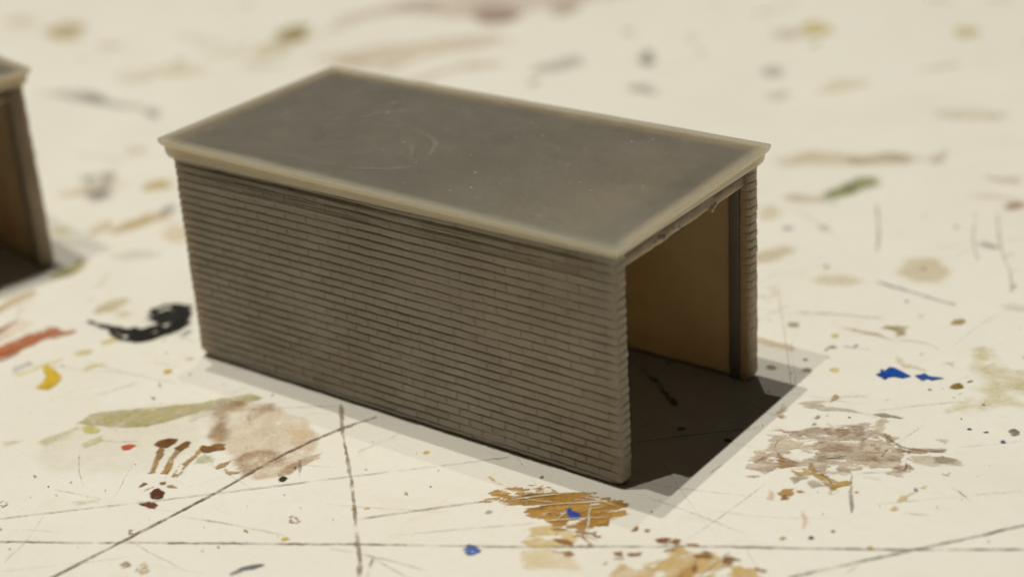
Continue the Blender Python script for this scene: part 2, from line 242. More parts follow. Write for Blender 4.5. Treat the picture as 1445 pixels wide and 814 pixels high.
('paint_smear',None,[(1.06,-0.54),(1.16,-0.48),(1.27,-0.46),(1.22,-0.51),(1.09,-0.55)],(0.359,0.17,0.036),(0.501,0.292,0.101),0.9,0.05,8,0.02,0,1,0,0.0,0.016),
('paint_crumb',None,[(0.98,-0.7),(1.03,-0.66),(1.04,-0.7),(0.97,-0.75)],(0.185,0.084,0.031),(0.359,0.19,0.07),0.92,0.06,9,0.02,1.08,1.5,0,0.0,0.016),
('paint_crumb',None,[(1.26,-0.55),(1.29,-0.51),(1.32,-0.57),(1.29,-0.59)],(0.185,0.084,0.031),(0.359,0.19,0.07),0.92,0.06,9,0.02,1.08,1.5,0,0.0,0.016),
('paint_crumb',None,[(1.31,-0.53),(1.37,-0.52),(1.38,-0.56),(1.34,-0.57)],(0.185,0.084,0.031),(0.359,0.19,0.07),0.92,0.06,9,0.02,1.08,1.5,0,0.0,0.016),
('paint_crumb',None,[(1.26,-0.66),(1.4,-0.6),(1.4,-0.65),(1.28,-0.69)],(0.185,0.084,0.031),(0.359,0.19,0.07),0.92,0.06,9,0.02,1.08,1.5,0,0.0,0.016),
('paint_crumb',None,[(1.52,-0.54),(1.69,-0.5),(1.65,-0.55),(1.64,-0.62),(1.59,-0.64)],(0.185,0.084,0.031),(0.359,0.19,0.07),0.92,0.06,9,0.02,1.08,1.5,0,0.0,0.016),
('paint_crumb',None,[(1.85,-0.54),(1.99,-0.54),(1.98,-0.57),(1.9,-0.57)],(0.185,0.084,0.031),(0.359,0.19,0.07),0.92,0.06,9,0.02,1.08,1.5,0,0.0,0.016),
('paint_crumb',None,[(1.38,-0.9),(1.33,-0.74),(1.34,-0.75),(1.4,-0.91)],(0.185,0.084,0.031),(0.359,0.19,0.07),0.92,0.06,9,0.02,1.08,1.5,0,0.0,0.016),
('paint_crumb',None,[(0.58,-1.11),(0.66,-1.06),(0.7,-1.07),(0.6,-1.12)],(0.185,0.084,0.031),(0.359,0.19,0.07),0.92,0.06,9,0.02,1.08,1.5,0,0.0,0.016),
('paint_crumb',None,[(0.49,-0.6),(0.48,-0.49),(0.54,-0.57)],(0.185,0.084,0.031),(0.359,0.19,0.07),0.92,0.06,9,0.02,1.08,1.5,0,0.0,0.016),
('paint_crumb',None,[(0.59,-0.52),(0.64,-0.5),(0.66,-0.54),(0.62,-0.55)],(0.185,0.084,0.031),(0.359,0.19,0.07),0.92,0.06,9,0.02,1.08,1.5,0,0.0,0.016),
('paint_crumb',None,[(0.55,-1.03),(0.59,-0.97),(0.63,-1.04),(0.59,-1.06)],(0.185,0.084,0.031),(0.359,0.19,0.07),0.92,0.06,9,0.02,1.08,1.5,0,0.0,0.016),
('paint_crumb',None,[(0.57,-1.27),(0.58,-1.21),(0.61,-1.27)],(0.185,0.084,0.031),(0.359,0.19,0.07),0.92,0.06,9,0.02,1.08,1.5,0,0.0,0.016),
('paint_crumb',None,[(0.68,-0.98),(0.78,-0.88),(0.8,-0.94),(0.7,-0.99)],(0.185,0.084,0.031),(0.359,0.19,0.07),0.92,0.06,9,0.02,1.08,1.5,0,0.0,0.016),
('paint_wash',None,[(1.48,-0.57),(1.52,-0.43),(1.55,-0.46),(1.5,-0.81),(1.48,-0.85)],(0.63,0.41,0.133),(0.746,0.539,0.254),0.7,0.08,6,0.04,0,1,0,0.0,0.016),
('paint_wash','mottled grey brown paint scrape right of the garage',[(0.89,1.2),(0.91,1.46),(0.85,1.76),(0.92,1.88),(1.01,1.74),(1.0,1.59),(1.07,1.48),(1.31,1.48),(1.47,1.5),(1.44,1.77),(1.29,1.79),(1.4,1.97),(1.31,2.07),(1.06,1.82),(0.98,1.94),(1.09,2.18),(1.22,2.28),(1.45,2.33),(1.53,2.53),(1.82,2.48),(2.15,2.29),(2.24,2.17),(2.35,1.86),(2.28,1.83),(2.1,1.91),(2.06,1.74),(1.88,1.67),(1.94,1.48),(1.78,1.47),(1.64,1.46),(1.39,1.45),(1.3,1.33),(1.16,1.21),(1.0,1.06)],(0.379,0.25,0.151),(0.716,0.591,0.458),0.72,0.22,8,0.04,0.43,2.8,0.19,0.0,0.012),
('paint_smear',None,[(1.24,2.25),(1.46,2.3),(1.52,2.26),(1.44,2.14),(1.32,2.15)],(0.359,0.234,0.133),(0.526,0.389,0.263),0.7,0.12,6,0.05,0.43,2,0.1,0.0,0.016),
('paint_smear',None,[(1.47,2.42),(1.53,2.49),(1.64,2.33),(1.57,2.29)],(0.311,0.258,0.184),(0.466,0.389,0.299),0.7,0.12,7,0.04,0.43,1,0.1,0.0,0.016),
('paint_smear',None,[(1.39,1.81),(1.54,1.94),(1.69,1.95),(1.63,1.74),(1.51,1.63)],(0.268,0.219,0.158),(0.443,0.358,0.263),0.7,0.15,7,0.04,0.43,2,0.15,0.0,0.016),
('paint_smear',None,[(1.7,1.89),(1.93,1.91),(2.05,1.88),(1.88,1.81),(1.63,1.74)],(0.63,0.421,0.23),(0.687,0.514,0.318),0.7,0.12,6,0.04,0.43,3,0.1,0.0,0.016),
('paint_smear',None,[(1.85,2.16),(1.91,2.17),(1.93,2.08),(1.87,2.08)],(0.311,0.145,0.045),(0.443,0.25,0.106),0.8,0.08,7,0.04,0,1,0,0.0,0.016),
('paint_smear',None,[(1.9,1.97),(1.98,1.95),(2.04,1.87),(1.96,1.89)],(0.311,0.133,0.039),(0.466,0.266,0.116),0.85,0.08,7,0.03,0,1,0,0.0,0.016),
('paint_smear',None,[(2.04,2.19),(2.15,2.26),(2.28,2.05),(2.34,1.84),(2.22,1.84),(2.25,1.96),(2.2,2.14)],(0.41,0.226,0.122),(0.59,0.399,0.254),0.7,0.12,7,0.03,0,1,0.15,0.0,0.016),
('paint_smear',None,[(2.0,1.99),(1.98,2.18),(2.01,2.17),(2.03,1.99)],(0.192,0.163,0.145),(0.311,0.275,0.238),0.7,0.04,8,0.03,0,1,0,0.0,0.016),
('paint_smear',None,[(2.09,2.0),(2.16,2.01),(2.17,1.96),(2.11,1.95)],(0.159,0.151,0.158),(0.311,0.301,0.299),0.75,0.05,8,0.03,0,1,0,0.0,0.016),
('paint_smear',None,[(1.73,2.01),(1.68,2.25),(1.72,2.25),(1.76,2.01)],(0.311,0.25,0.199),(0.443,0.368,0.299),0.6,0.05,8,0.04,0,1,0,0.0,0.016),
('paint_smear',None,[(1.84,2.45),(1.96,2.37),(2.12,2.33),(2.26,2.34),(2.54,2.45),(2.54,2.42),(2.26,2.31),(2.1,2.29),(1.95,2.32)],(0.192,0.133,0.082),(0.359,0.275,0.184),0.8,0.06,8,0.03,0.43,3,0.1,0.0,0.016),
('paint_smear',None,[(2.29,2.18),(2.45,2.27),(2.69,2.34),(2.75,2.27),(2.55,2.15),(2.35,2.09)],(0.526,0.432,0.308),(0.672,0.578,0.446),0.7,0.1,6,0.05,0.43,3,0.12,0.0,0.016),
('paint_smear',None,[(2.5,2.25),(2.57,2.31),(2.71,2.32),(2.7,2.24),(2.55,2.17)],(0.311,0.258,0.178),(0.41,0.348,0.263),0.8,0.05,8,0.03,0.43,3,0,0.0,0.016),
('paint_spot',None,[(2.19,2.21),(2.2,2.26),(2.24,2.25),(2.25,2.19),(2.22,2.18)],(0.159,0.145,0.133),(0.268,0.25,0.23),0.9,0.02,8,0.02,0,1,0,0.003,0.016),
('paint_smear',None,[(2.3,1.99),(2.36,1.97),(2.41,1.91),(2.35,1.91)],(0.359,0.266,0.164),(0.466,0.368,0.254),0.8,0.06,8,0.03,0,1,0,0.0,0.016),
('paint_smear','ochre crumb at the left of the grey brown scrape',[(1.13,1.33),(1.12,1.44),(1.21,1.44),(1.31,1.41),(1.31,1.32),(1.18,1.22)],(0.389,0.197,0.036),(0.526,0.319,0.106),0.95,0.1,7,0.03,0.43,2,0.1,0.0,0.016),
('paint_smear','ochre flake below the grey brown scrape',[(1.43,1.48),(1.51,1.39),(1.66,1.33),(1.81,1.35),(1.92,1.34),(1.89,1.22),(1.86,1.12),(1.73,1.16),(1.6,1.26),(1.47,1.36)],(0.443,0.258,0.045),(0.59,0.389,0.122),0.95,0.1,7,0.03,0.43,1.5,0.1,0.002,0.016),
('paint_smear',None,[(1.31,1.25),(1.45,1.4),(1.53,1.32),(1.45,1.21)],(0.526,0.319,0.101),(0.658,0.466,0.214),0.8,0.1,7,0.03,0.43,2,0.15,0.0,0.016),
('paint_smear',None,[(1.4,1.11),(1.48,1.22),(1.54,1.23),(1.49,1.13),(1.48,1.02)],(0.359,0.292,0.199),(0.526,0.443,0.327),0.75,0.1,8,0.03,0,1,0.1,0.0,0.016),
('paint_smear',None,[(1.57,1.1),(1.55,1.18),(1.64,1.18),(1.79,1.15),(1.67,1.04)],(0.41,0.348,0.263),(0.59,0.514,0.4),0.75,0.1,8,0.03,0,1,0.1,0.0,0.016),
('paint_crumb',None,[(1.43,0.78),(1.43,0.88),(1.59,1.0),(1.53,0.88),(1.53,0.79),(1.46,0.76)],(0.359,0.183,0.036),(0.526,0.319,0.116),0.9,0.1,9,0.025,0.43,3,0.1,0.0,0.016),
('paint_crumb',None,[(1.51,0.68),(1.5,0.78),(1.57,0.75),(1.56,0.7)],(0.228,0.107,0.036),(0.41,0.234,0.101),0.9,0.08,9,0.025,0,1,0,0.0,0.016),
('paint_crumb',None,[(1.56,0.91),(1.58,0.95),(1.64,0.93),(1.6,0.89)],(0.41,0.197,0.045),(0.526,0.319,0.116),0.9,0.05,9,0.025,0,1,0,0.0,0.016),
('paint_drop',None,[(2.07,1.19),(2.08,1.22),(2.11,1.22),(2.1,1.19)],(0.564,0.319,0.036),(0.63,0.399,0.101),0.95,0.02,9,0.02,0,1,0,0.0,0.016),
('paint_wash',None,[(0.73,2.6),(0.82,2.73),(0.95,2.83),(1.04,2.94),(1.19,3.09),(1.33,3.14),(1.15,2.94),(0.98,2.76),(0.81,2.62)],(0.526,0.368,0.214),(0.672,0.539,0.379),0.75,0.12,5,0.08,0.43,4,0.08,0.0,0.016),
('paint_smear',None,[(0.96,2.87),(0.98,2.99),(1.04,2.96),(1.05,2.87),(0.99,2.77)],(0.311,0.17,0.074),(0.466,0.301,0.164),0.75,0.06,6,0.06,0,1,0,0.0,0.016),
('paint_wash',None,[(1.46,3.12),(1.51,3.19),(1.57,3.24),(1.54,3.15)],(0.526,0.455,0.299),(0.63,0.552,0.4),0.6,0.08,6,0.06,0,1,0,0.0,0.016),
('paint_smear',None,[(0.8,2.56),(0.95,2.66),(1.01,2.62),(1.25,2.72),(1.57,2.81),(1.57,2.78),(1.28,2.68),(1.01,2.58)],(0.466,0.399,0.289),(0.59,0.514,0.389),0.6,0.08,8,0.04,0.43,4,0.12,0.0,0.016),
('paint_smear',None,[(1.58,2.8),(1.63,2.84),(1.86,2.88),(1.84,2.85),(1.65,2.77)],(0.268,0.211,0.139),(0.443,0.368,0.263),0.7,0.06,8,0.03,0.43,3,0.1,0.0,0.016),
('paint_wash',None,[(1.6,2.61),(1.65,2.72),(1.78,2.56),(1.81,2.43),(1.7,2.48)],(0.59,0.466,0.318),(0.687,0.565,0.423),0.6,0.1,7,0.05,0,1,0,0.0,0.016),
('paint_smear',None,[(1.01,2.39),(1.02,2.47),(1.07,2.44),(1.04,2.38)],(0.228,0.211,0.184),(0.41,0.368,0.299),0.7,0.06,8,0.03,0,1,0,0.0,0.016),
('paint_smear',None,[(1.06,2.23),(1.06,2.3),(1.11,2.27),(1.08,2.22)],(0.104,0.107,0.116),(0.268,0.25,0.23),0.75,0.05,8,0.03,0,1,0,0.0,0.016),
('paint_smear',None,[(0.66,2.22),(0.66,2.32),(0.75,2.26),(0.71,2.2)],(0.41,0.211,0.058),(0.526,0.319,0.145),0.7,0.08,7,0.04,0,1,0,0.0,0.016),
('paint_smear',None,[(0.59,2.22),(0.58,2.45),(0.65,2.45),(0.7,2.33)],(0.466,0.348,0.214),(0.59,0.478,0.347),0.5,0.1,6,0.06,0,1,0,0.0,0.016),
('paint_wash',None,[(2.55,1.26),(2.52,1.36),(2.58,1.5),(2.62,1.48),(2.59,1.33)],(0.687,0.527,0.246),(0.746,0.619,0.347),0.8,0.06,7,0.04,0,1,0,0.0,0.016),
('paint_wash',None,[(2.61,1.61),(2.66,1.68),(2.66,1.62)],(0.687,0.539,0.299),(0.746,0.619,0.347),0.7,0.05,7,0.04,0,1,0,0.0,0.016),
('paint_wash',None,[(2.53,1.1),(2.55,1.15),(2.59,1.12),(2.56,1.07)],(0.63,0.432,0.145),(0.701,0.539,0.254),0.8,0.04,7,0.03,0,1,0,0.0,0.016),
('paint_wash',None,[(2.37,2.61),(2.43,2.7),(2.52,2.66),(2.48,2.56)],(0.63,0.578,0.4),(0.701,0.646,0.488),0.6,0.08,6,0.06,0,1,0,0.0,0.016),
('paint_wash',None,[(2.71,1.98),(2.77,2.0),(2.77,1.98)],(0.41,0.348,0.238),(0.526,0.455,0.327),0.7,0.04,8,0.03,0,1,0,0.0,0.016),
('paint_smear','thick cobalt blue paint smear',[(1.17,3.66),(1.19,3.72),(1.16,3.8),(1.21,3.76),(1.21,3.89),(1.29,3.91),(1.38,3.88),(1.46,3.83),(1.52,3.81),(1.46,3.73),(1.37,3.71),(1.31,3.67),(1.32,3.59),(1.28,3.59),(1.22,3.64)],(0.006,0.05,0.299),(0.016,0.084,0.389),1,0.03,7,0.02,0.42,2,0,0.006,0.016),
('paint_smear','thin pointed cobalt blue paint smear',[(1.55,3.85),(1.6,3.89),(1.63,3.94),(1.7,3.91),(1.81,3.95),(1.92,3.95),(1.82,3.88),(1.77,3.83),(1.7,3.85),(1.68,3.77),(1.62,3.8)],(0.007,0.054,0.289),(0.033,0.112,0.4),1,0.03,7,0.02,0.42,3,0,0.004,0.016),
('paint_spot',None,[(1.87,3.63),(1.87,3.62),(1.87,3.61),(1.86,3.61),(1.84,3.61),(1.83,3.61),(1.83,3.62),(1.83,3.64),(1.83,3.65),(1.84,3.65),(1.85,3.65),(1.86,3.64)],(0.022,0.054,0.178),(0.082,0.133,0.299),0.95,0.02,9,0.02,0,1,0,0.0,0.016),
('paint_spot',None,[(1.36,2.6),(1.36,2.59),(1.36,2.58),(1.35,2.58),(1.34,2.58),(1.33,2.58),(1.33,2.59),(1.33,2.6),(1.33,2.61),(1.34,2.61),(1.35,2.61),(1.35,2.6)],(0.022,0.054,0.178),(0.082,0.133,0.299),0.95,0.02,9,0.02,0,1,0,0.0,0.016),
('paint_spot',None,[(1.14,2.5),(1.14,2.49),(1.13,2.49),(1.13,2.48),(1.12,2.48),(1.11,2.49),(1.1,2.5),(1.1,2.51),(1.1,2.51),(1.11,2.52),(1.12,2.52),(1.13,2.51)],(0.022,0.054,0.178),(0.082,0.133,0.299),0.95,0.02,9,0.02,0,1,0,0.0,0.016),
('paint_spot',None,[(2.59,3.02),(2.59,3.01),(2.59,3.0),(2.58,3.0),(2.57,3.0),(2.56,3.0),(2.56,3.01),(2.56,3.02),(2.56,3.03),(2.57,3.03),(2.58,3.03),(2.59,3.02)],(0.022,0.054,0.178),(0.082,0.133,0.299),0.95,0.02,9,0.02,0,1,0,0.0,0.016),
('paint_spot',None,[(2.79,3.03),(2.78,3.02),(2.78,3.01),(2.76,3.01),(2.75,3.01),(2.73,3.01),(2.73,3.02),(2.73,3.03),(2.74,3.04),(2.75,3.05),(2.77,3.05),(2.78,3.04)],(0.022,0.054,0.178),(0.082,0.133,0.299),0.95,0.02,9,0.02,0,1,0,0.0,0.016),
('paint_spot',None,[(3.03,2.92),(3.03,2.9),(3.02,2.89),(3.01,2.88),(2.99,2.88),(2.97,2.89),(2.96,2.91),(2.96,2.93),(2.97,2.95),(2.98,2.96),(3.0,2.95),(3.02,2.94)],(0.022,0.054,0.178),(0.082,0.133,0.299),0.95,0.02,9,0.02,0,1,0,0.0,0.016),
('paint_wash','pale olive watery paint stain',[(1.88,4.21),(1.9,4.47),(1.85,4.75),(1.94,4.89),(2.14,4.87),(2.31,4.71),(2.42,4.52),(2.76,4.75),(3.12,3.78),(2.74,3.72),(2.62,3.41),(2.32,3.22),(2.39,3.52),(2.35,3.81),(2.21,3.9),(2.3,4.11),(2.1,4.16)],(0.617,0.552,0.271),(0.716,0.653,0.4),0.7,0.22,2.0,0.22,0,1,0.02,0.0,0.025),
('paint_wash',None,[(2.6,4.12),(2.6,4.37),(2.87,4.44),(3.03,4.04),(2.75,4.04)],(0.59,0.514,0.23),(0.687,0.619,0.347),0.55,0.15,3,0.15,0,1,0,0.0,0.03),
('paint_drop','olive brown paint drop',[(2.02,3.77),(2.02,3.89),(2.06,3.95),(2.12,3.92),(2.15,3.84),(2.1,3.77)],(0.213,0.133,0.024),(0.311,0.211,0.051),0.95,0.03,7,0.03,0,1,0,0.004,0.016),
('paint_spot',None,[(2.13,3.99),(2.14,4.07),(2.18,4.06),(2.17,4.0)],(0.192,0.128,0.062),(0.311,0.219,0.116),0.85,0.03,7,0.03,0,1,0,0.0,0.016),
('paint_crumb',None,[(2.12,3.58),(2.14,3.64),(2.18,3.72),(2.16,3.67),(2.15,3.57)],(0.192,0.17,0.091),(0.311,0.275,0.164),0.85,0.05,8,0.03,0,1,0,0.0,0.016),
('paint_drop',None,[(2.53,3.6),(2.53,3.59),(2.52,3.57),(2.51,3.57),(2.49,3.57),(2.48,3.58),(2.47,3.59),(2.47,3.61),(2.47,3.62),(2.49,3.63),(2.51,3.62),(2.52,3.62)],(0.119,0.117,0.051),(0.192,0.183,0.091),0.9,0.02,8,0.02,0,1,0,0.0,0.016),
('paint_drop','grey paint dot',[(3.07,3.21),(3.08,3.17),(3.07,3.14),(3.05,3.12),(3.02,3.11),(3.0,3.13),(2.98,3.16),(2.97,3.19),(2.98,3.23),(3.0,3.25),(3.02,3.25),(3.05,3.24)],(0.159,0.151,0.122),(0.311,0.292,0.238),0.9,0.03,8,0.02,0,1,0.1,0.005,0.016),
('paint_smear',None,[(0.21,4.55),(0.39,4.59),(0.57,4.62),(0.73,4.66),(0.82,4.6),(0.95,4.58),(1.13,4.68),(1.34,4.71),(1.52,4.65),(1.52,4.61),(1.37,4.66),(1.16,4.61),(0.95,4.53),(0.79,4.54),(0.58,4.53),(0.34,4.53)],(0.501,0.389,0.263),(0.63,0.527,0.379),0.85,0.08,5,0.06,0.08,4,0.06,0.0,0.016),
('paint_smear','olive tip of the brown streak',[(0.69,4.75),(0.71,4.88),(0.86,4.94),(0.97,4.98),(0.99,4.86),(1.04,4.72),(0.95,4.65),(0.9,4.8),(0.77,4.8)],(0.268,0.211,0.07),(0.41,0.338,0.158),0.85,0.06,5,0.06,0,1,0,0.0,0.016),
('paint_drop',None,[(0.35,4.35),(0.36,4.32),(0.35,4.28),(0.33,4.25),(0.3,4.25),(0.27,4.26),(0.24,4.29),(0.23,4.33),(0.24,4.37),(0.26,4.39),(0.3,4.4),(0.33,4.38)],(0.644,0.539,0.133),(0.701,0.605,0.214),0.85,0.02,6,0.04,0,1,0,0.0,0.016),
('paint_drop',None,[(0.75,3.56),(0.76,3.53),(0.75,3.49),(0.73,3.46),(0.69,3.46),(0.66,3.47),(0.63,3.49),(0.62,3.53),(0.64,3.57),(0.66,3.59),(0.7,3.6),(0.73,3.59)],(0.687,0.591,0.214),(0.731,0.646,0.299),0.8,0.02,6,0.04,0,1,0,0.0,0.016),
('paint_drop',None,[(-0.2,4.38),(-0.19,4.34),(-0.21,4.3),(-0.24,4.28),(-0.29,4.27),(-0.33,4.29),(-0.36,4.33),(-0.37,4.37),(-0.35,4.41),(-0.32,4.44),(-0.27,4.44),(-0.23,4.42)],(0.311,0.301,0.199),(0.41,0.389,0.28),0.85,0.03,6,0.05,0,1,0,0.0,0.016),
('paint_drop','small olive paint dot in the edge of the shadow',[(0.46,3.4),(0.47,3.37),(0.46,3.34),(0.44,3.32),(0.41,3.31),(0.38,3.32),(0.36,3.34),(0.36,3.37),(0.37,3.4),(0.39,3.42),(0.42,3.42),(0.45,3.42)],(0.311,0.292,0.133),(0.389,0.358,0.199),0.9,0.02,6,0.03,0,1,0,0.0,0.016),
('paint_spot',None,[(0.31,3.6),(0.31,3.58),(0.31,3.57),(0.3,3.56),(0.29,3.55),(0.27,3.56),(0.26,3.57),(0.26,3.59),(0.26,3.6),(0.27,3.61),(0.28,3.62),(0.3,3.61)],(0.104,0.093,0.091),(0.192,0.17,0.145),0.8,0.02,6,0.03,0,1,0,0.0,0.016),
('paint_spot',None,[(0.07,3.2),(0.07,3.18),(0.06,3.17),(0.03,3.16),(0.0,3.17),(-0.02,3.18),(-0.04,3.2),(-0.04,3.22),(-0.03,3.24),(-0.0,3.24),(0.03,3.24),(0.06,3.22)],(0.228,0.183,0.091),(0.359,0.301,0.164),0.75,0.04,6,0.04,0,1,0,0.0,0.016),
('paint_smear',None,[(0.37,3.87),(0.35,4.04),(0.4,4.09),(0.5,4.08),(0.48,4.02),(0.4,3.98)],(0.192,0.176,0.082),(0.311,0.283,0.164),0.85,0.06,7,0.04,0,1,0,0.0,0.016),
('paint_smear',None,[(0.6,4.13),(0.62,4.21),(0.67,4.28),(0.67,4.17),(0.64,4.12)],(0.228,0.197,0.101),(0.359,0.319,0.199),0.75,0.06,7,0.04,0,1,0,0.0,0.016),
('paint_wash',None,[(0.5,4.12),(0.6,4.16),(0.81,4.21),(0.83,4.17),(0.62,4.11)],(0.501,0.552,0.629),(0.59,0.632,0.658),0.6,0.05,6,0.05,0,1,0,0.0,0.016),
('paint_wash',None,[(0.92,5.31),(0.93,5.38),(0.99,5.33),(0.97,5.27)],(0.731,0.661,0.347),(0.746,0.69,0.458),0.6,0.05,5,0.06,0,1,0,0.0,0.016),
('paint_wash',None,[(1.16,4.21),(1.27,4.08),(1.52,4.07),(1.59,4.04),(1.36,4.0),(1.23,4.07)],(0.731,0.639,0.4),(0.746,0.675,0.488),0.6,0.08,5,0.08,0,1,0,0.0,0.016),
('paint_wash',None,[(1.68,4.24),(1.7,4.36),(1.81,4.41),(1.84,4.27)],(0.63,0.539,0.4),(0.687,0.605,0.47),0.6,0.06,5,0.08,0,1,0,0.0,0.016),
('paint_wash',None,[(1.33,4.32),(1.36,4.43),(1.43,4.4),(1.39,4.32)],(0.672,0.605,0.428),(0.716,0.646,0.488),0.6,0.06,5,0.08,0,1,0,0.0,0.016),
('paint_wash',None,[(-0.49,3.69),(-0.23,3.7),(0.04,3.73),(0.0,3.83),(-0.3,3.87),(-0.56,3.86)],(0.824,0.578,0.347),(0.792,0.646,0.458),0.6,0.06,4,0.1,0,1,0,0.0,0.016),
('paint_drop','small black paint dot right of the ochre wash',[(2.12,0.21),(2.12,0.19),(2.12,0.18),(2.1,0.17),(2.09,0.17),(2.07,0.17),(2.06,0.19),(2.06,0.21),(2.06,0.22),(2.07,0.23),(2.09,0.23),(2.11,0.23)],(0.033,0.033,0.024),(0.046,0.044,0.031),1,0.008,9,0.012,0,1,0,0.01,0.016),
('paint_drop',None,[(2.24,0.42),(2.24,0.41),(2.24,0.4),(2.23,0.39),(2.22,0.39),(2.21,0.4),(2.21,0.4),(2.2,0.42),(2.21,0.43),(2.21,0.43),(2.22,0.44),(2.23,0.43)],(0.063,0.061,0.045),(0.091,0.084,0.062),1,0.008,9,0.012,0,1,0,0.006,0.016),
('paint_drop',None,[(2.69,0.35),(2.69,0.34),(2.69,0.32),(2.68,0.31),(2.67,0.31),(2.65,0.31),(2.64,0.33),(2.64,0.34),(2.65,0.36),(2.66,0.37),(2.67,0.37),(2.68,0.36)],(0.63,0.443,0.116),(0.687,0.514,0.214),0.9,0.015,9,0.02,0,1,0,0.0,0.016),
('paint_drop','black paint dot in the shadow before the opening',[(0.47,1.48),(0.48,1.46),(0.47,1.44),(0.45,1.42),(0.43,1.41),(0.4,1.42),(0.39,1.43),(0.38,1.46),(0.39,1.48),(0.41,1.5),(0.43,1.51),(0.46,1.5)],(0.022,0.02,0.018),(0.033,0.029,0.024),1,0.01,9,0.015,0,1,0,0.006,0.016),
('paint_spot',None,[(-0.11,1.44),(-0.11,1.42),(-0.11,1.4),(-0.13,1.39),(-0.16,1.38),(-0.18,1.38),(-0.19,1.39),(-0.19,1.41),(-0.18,1.42),(-0.17,1.44),(-0.14,1.45),(-0.12,1.45)],(0.063,0.047,0.031),(0.104,0.076,0.051),0.85,0.04,9,0.03,0,1,0,0.0,0.016),
('paint_smear','dark streak inside the garage',[(-1.27,2.36),(-0.98,2.19),(-0.5,1.82),(-0.44,1.85),(-0.47,1.91),(-0.51,1.95),(-0.99,2.3),(-1.29,2.45)],(0.046,0.036,0.029),(0.082,0.064,0.051),0.9,0.04,6,0.05,0,1,0,0.0,0.016),  # long dark patch on the tabletop inside the garage
('paint_wash',None,[(1.38,0.64),(1.29,0.87),(1.31,0.87),(1.42,0.63)],(0.808,0.478,0.299),(0.808,0.578,0.4),0.6,0.05,6,0.05,0,1,0,0.0,0.016),
('paint_wash',None,[(1.77,0.59),(1.9,0.4),(1.96,0.26),(1.98,0.26),(1.93,0.42),(1.79,0.63)],(0.777,0.399,0.254),(0.792,0.539,0.373),0.65,0.05,7,0.05,0,1,0,0.0,0.016),
('paint_crumb',None,[(-3.95,-3.26),(-3.93,-3.28),(-3.93,-3.3),(-3.94,-3.32),(-3.96,-3.34),(-3.98,-3.34),(-4.0,-3.33),(-4.01,-3.31),(-4.02,-3.29),(-4.01,-3.27),(-3.99,-3.26),(-3.97,-3.26)],(0.268,0.17,0.082),(0.526,0.399,0.254),0.9,0.14,12,0.015,0,1,0.42,0.0,0.016),
('paint_crumb',None,[(-3.53,-3.71),(-3.51,-3.73),(-3.51,-3.76),(-3.53,-3.79),(-3.55,-3.81),(-3.58,-3.81),(-3.61,-3.8),(-3.63,-3.78),(-3.63,-3.75),(-3.61,-3.72),(-3.58,-3.7),(-3.55,-3.7)],(0.268,0.17,0.082),(0.526,0.399,0.254),0.9,0.14,12,0.015,0,1,0.42,0.0,0.016),
('paint_crumb',None,[(-2.61,-2.18),(-2.59,-2.21),(-2.58,-2.24),(-2.59,-2.27),(-2.62,-2.29),(-2.65,-2.29),(-2.68,-2.27),(-2.7,-2.24),(-2.71,-2.2),(-2.7,-2.18),(-2.67,-2.16),(-2.64,-2.16)],(0.268,0.17,0.082),(0.526,0.399,0.254),0.9,0.14,12,0.015,0,1,0.42,0.0,0.016),
('paint_crumb',None,[(-5.59,-3.62),(-5.56,-3.65),(-5.54,-3.68),(-5.55,-3.7),(-5.57,-3.71),(-5.61,-3.71),(-5.65,-3.68),(-5.68,-3.65),(-5.7,-3.62),(-5.7,-3.6),(-5.67,-3.59),(-5.64,-3.59)],(0.268,0.17,0.082),(0.526,0.399,0.254),0.9,0.14,12,0.015,0,1,0.42,0.0,0.016),
('paint_crumb',None,[(-3.31,-3.64),(-3.29,-3.68),(-3.28,-3.72),(-3.3,-3.75),(-3.34,-3.78),(-3.38,-3.79),(-3.42,-3.77),(-3.44,-3.74),(-3.44,-3.69),(-3.43,-3.66),(-3.39,-3.63),(-3.35,-3.63)],(0.59,0.421,0.214),(0.687,0.539,0.327),0.8,0.12,9,0.03,0,1,0.34,0.0,0.016),
('paint_drop',None,[(-2.46,-2.52),(-2.45,-2.54),(-2.45,-2.56),(-2.46,-2.57),(-2.48,-2.58),(-2.5,-2.58),(-2.51,-2.58),(-2.52,-2.56),(-2.52,-2.54),(-2.51,-2.53),(-2.5,-2.52),(-2.48,-2.52)],(0.658,0.455,0.07),(0.701,0.539,0.178),0.9,0.02,9,0.02,0,1,0,0.003,0.016),
('paint_drop',None,[(-2.24,-1.73),(-2.23,-1.74),(-2.23,-1.76),(-2.24,-1.77),(-2.25,-1.78),(-2.26,-1.78),(-2.28,-1.77),(-2.28,-1.76),(-2.28,-1.75),(-2.28,-1.73),(-2.26,-1.72),(-2.25,-1.72)],(0.658,0.455,0.07),(0.701,0.539,0.178),0.9,0.02,9,0.02,0,1,0,0.003,0.016),
('paint_drop',None,[(-2.29,-0.4),(-2.28,-0.42),(-2.28,-0.44),(-2.29,-0.45),(-2.3,-0.46),(-2.32,-0.46),(-2.33,-0.45),(-2.34,-0.43),(-2.34,-0.42),(-2.34,-0.4),(-2.32,-0.39),(-2.3,-0.39)],(0.658,0.455,0.07),(0.701,0.539,0.178),0.9,0.02,9,0.02,0,1,0,0.003,0.016),
('paint_drop',None,[(-2.12,-1.65),(-2.11,-1.66),(-2.11,-1.68),(-2.12,-1.69),(-2.13,-1.7),(-2.15,-1.7),(-2.16,-1.69),(-2.17,-1.68),(-2.17,-1.66),(-2.16,-1.65),(-2.15,-1.64),(-2.13,-1.64)],(0.658,0.455,0.07),(0.701,0.539,0.178),0.9,0.02,9,0.02,0,1,0,0.003,0.016),
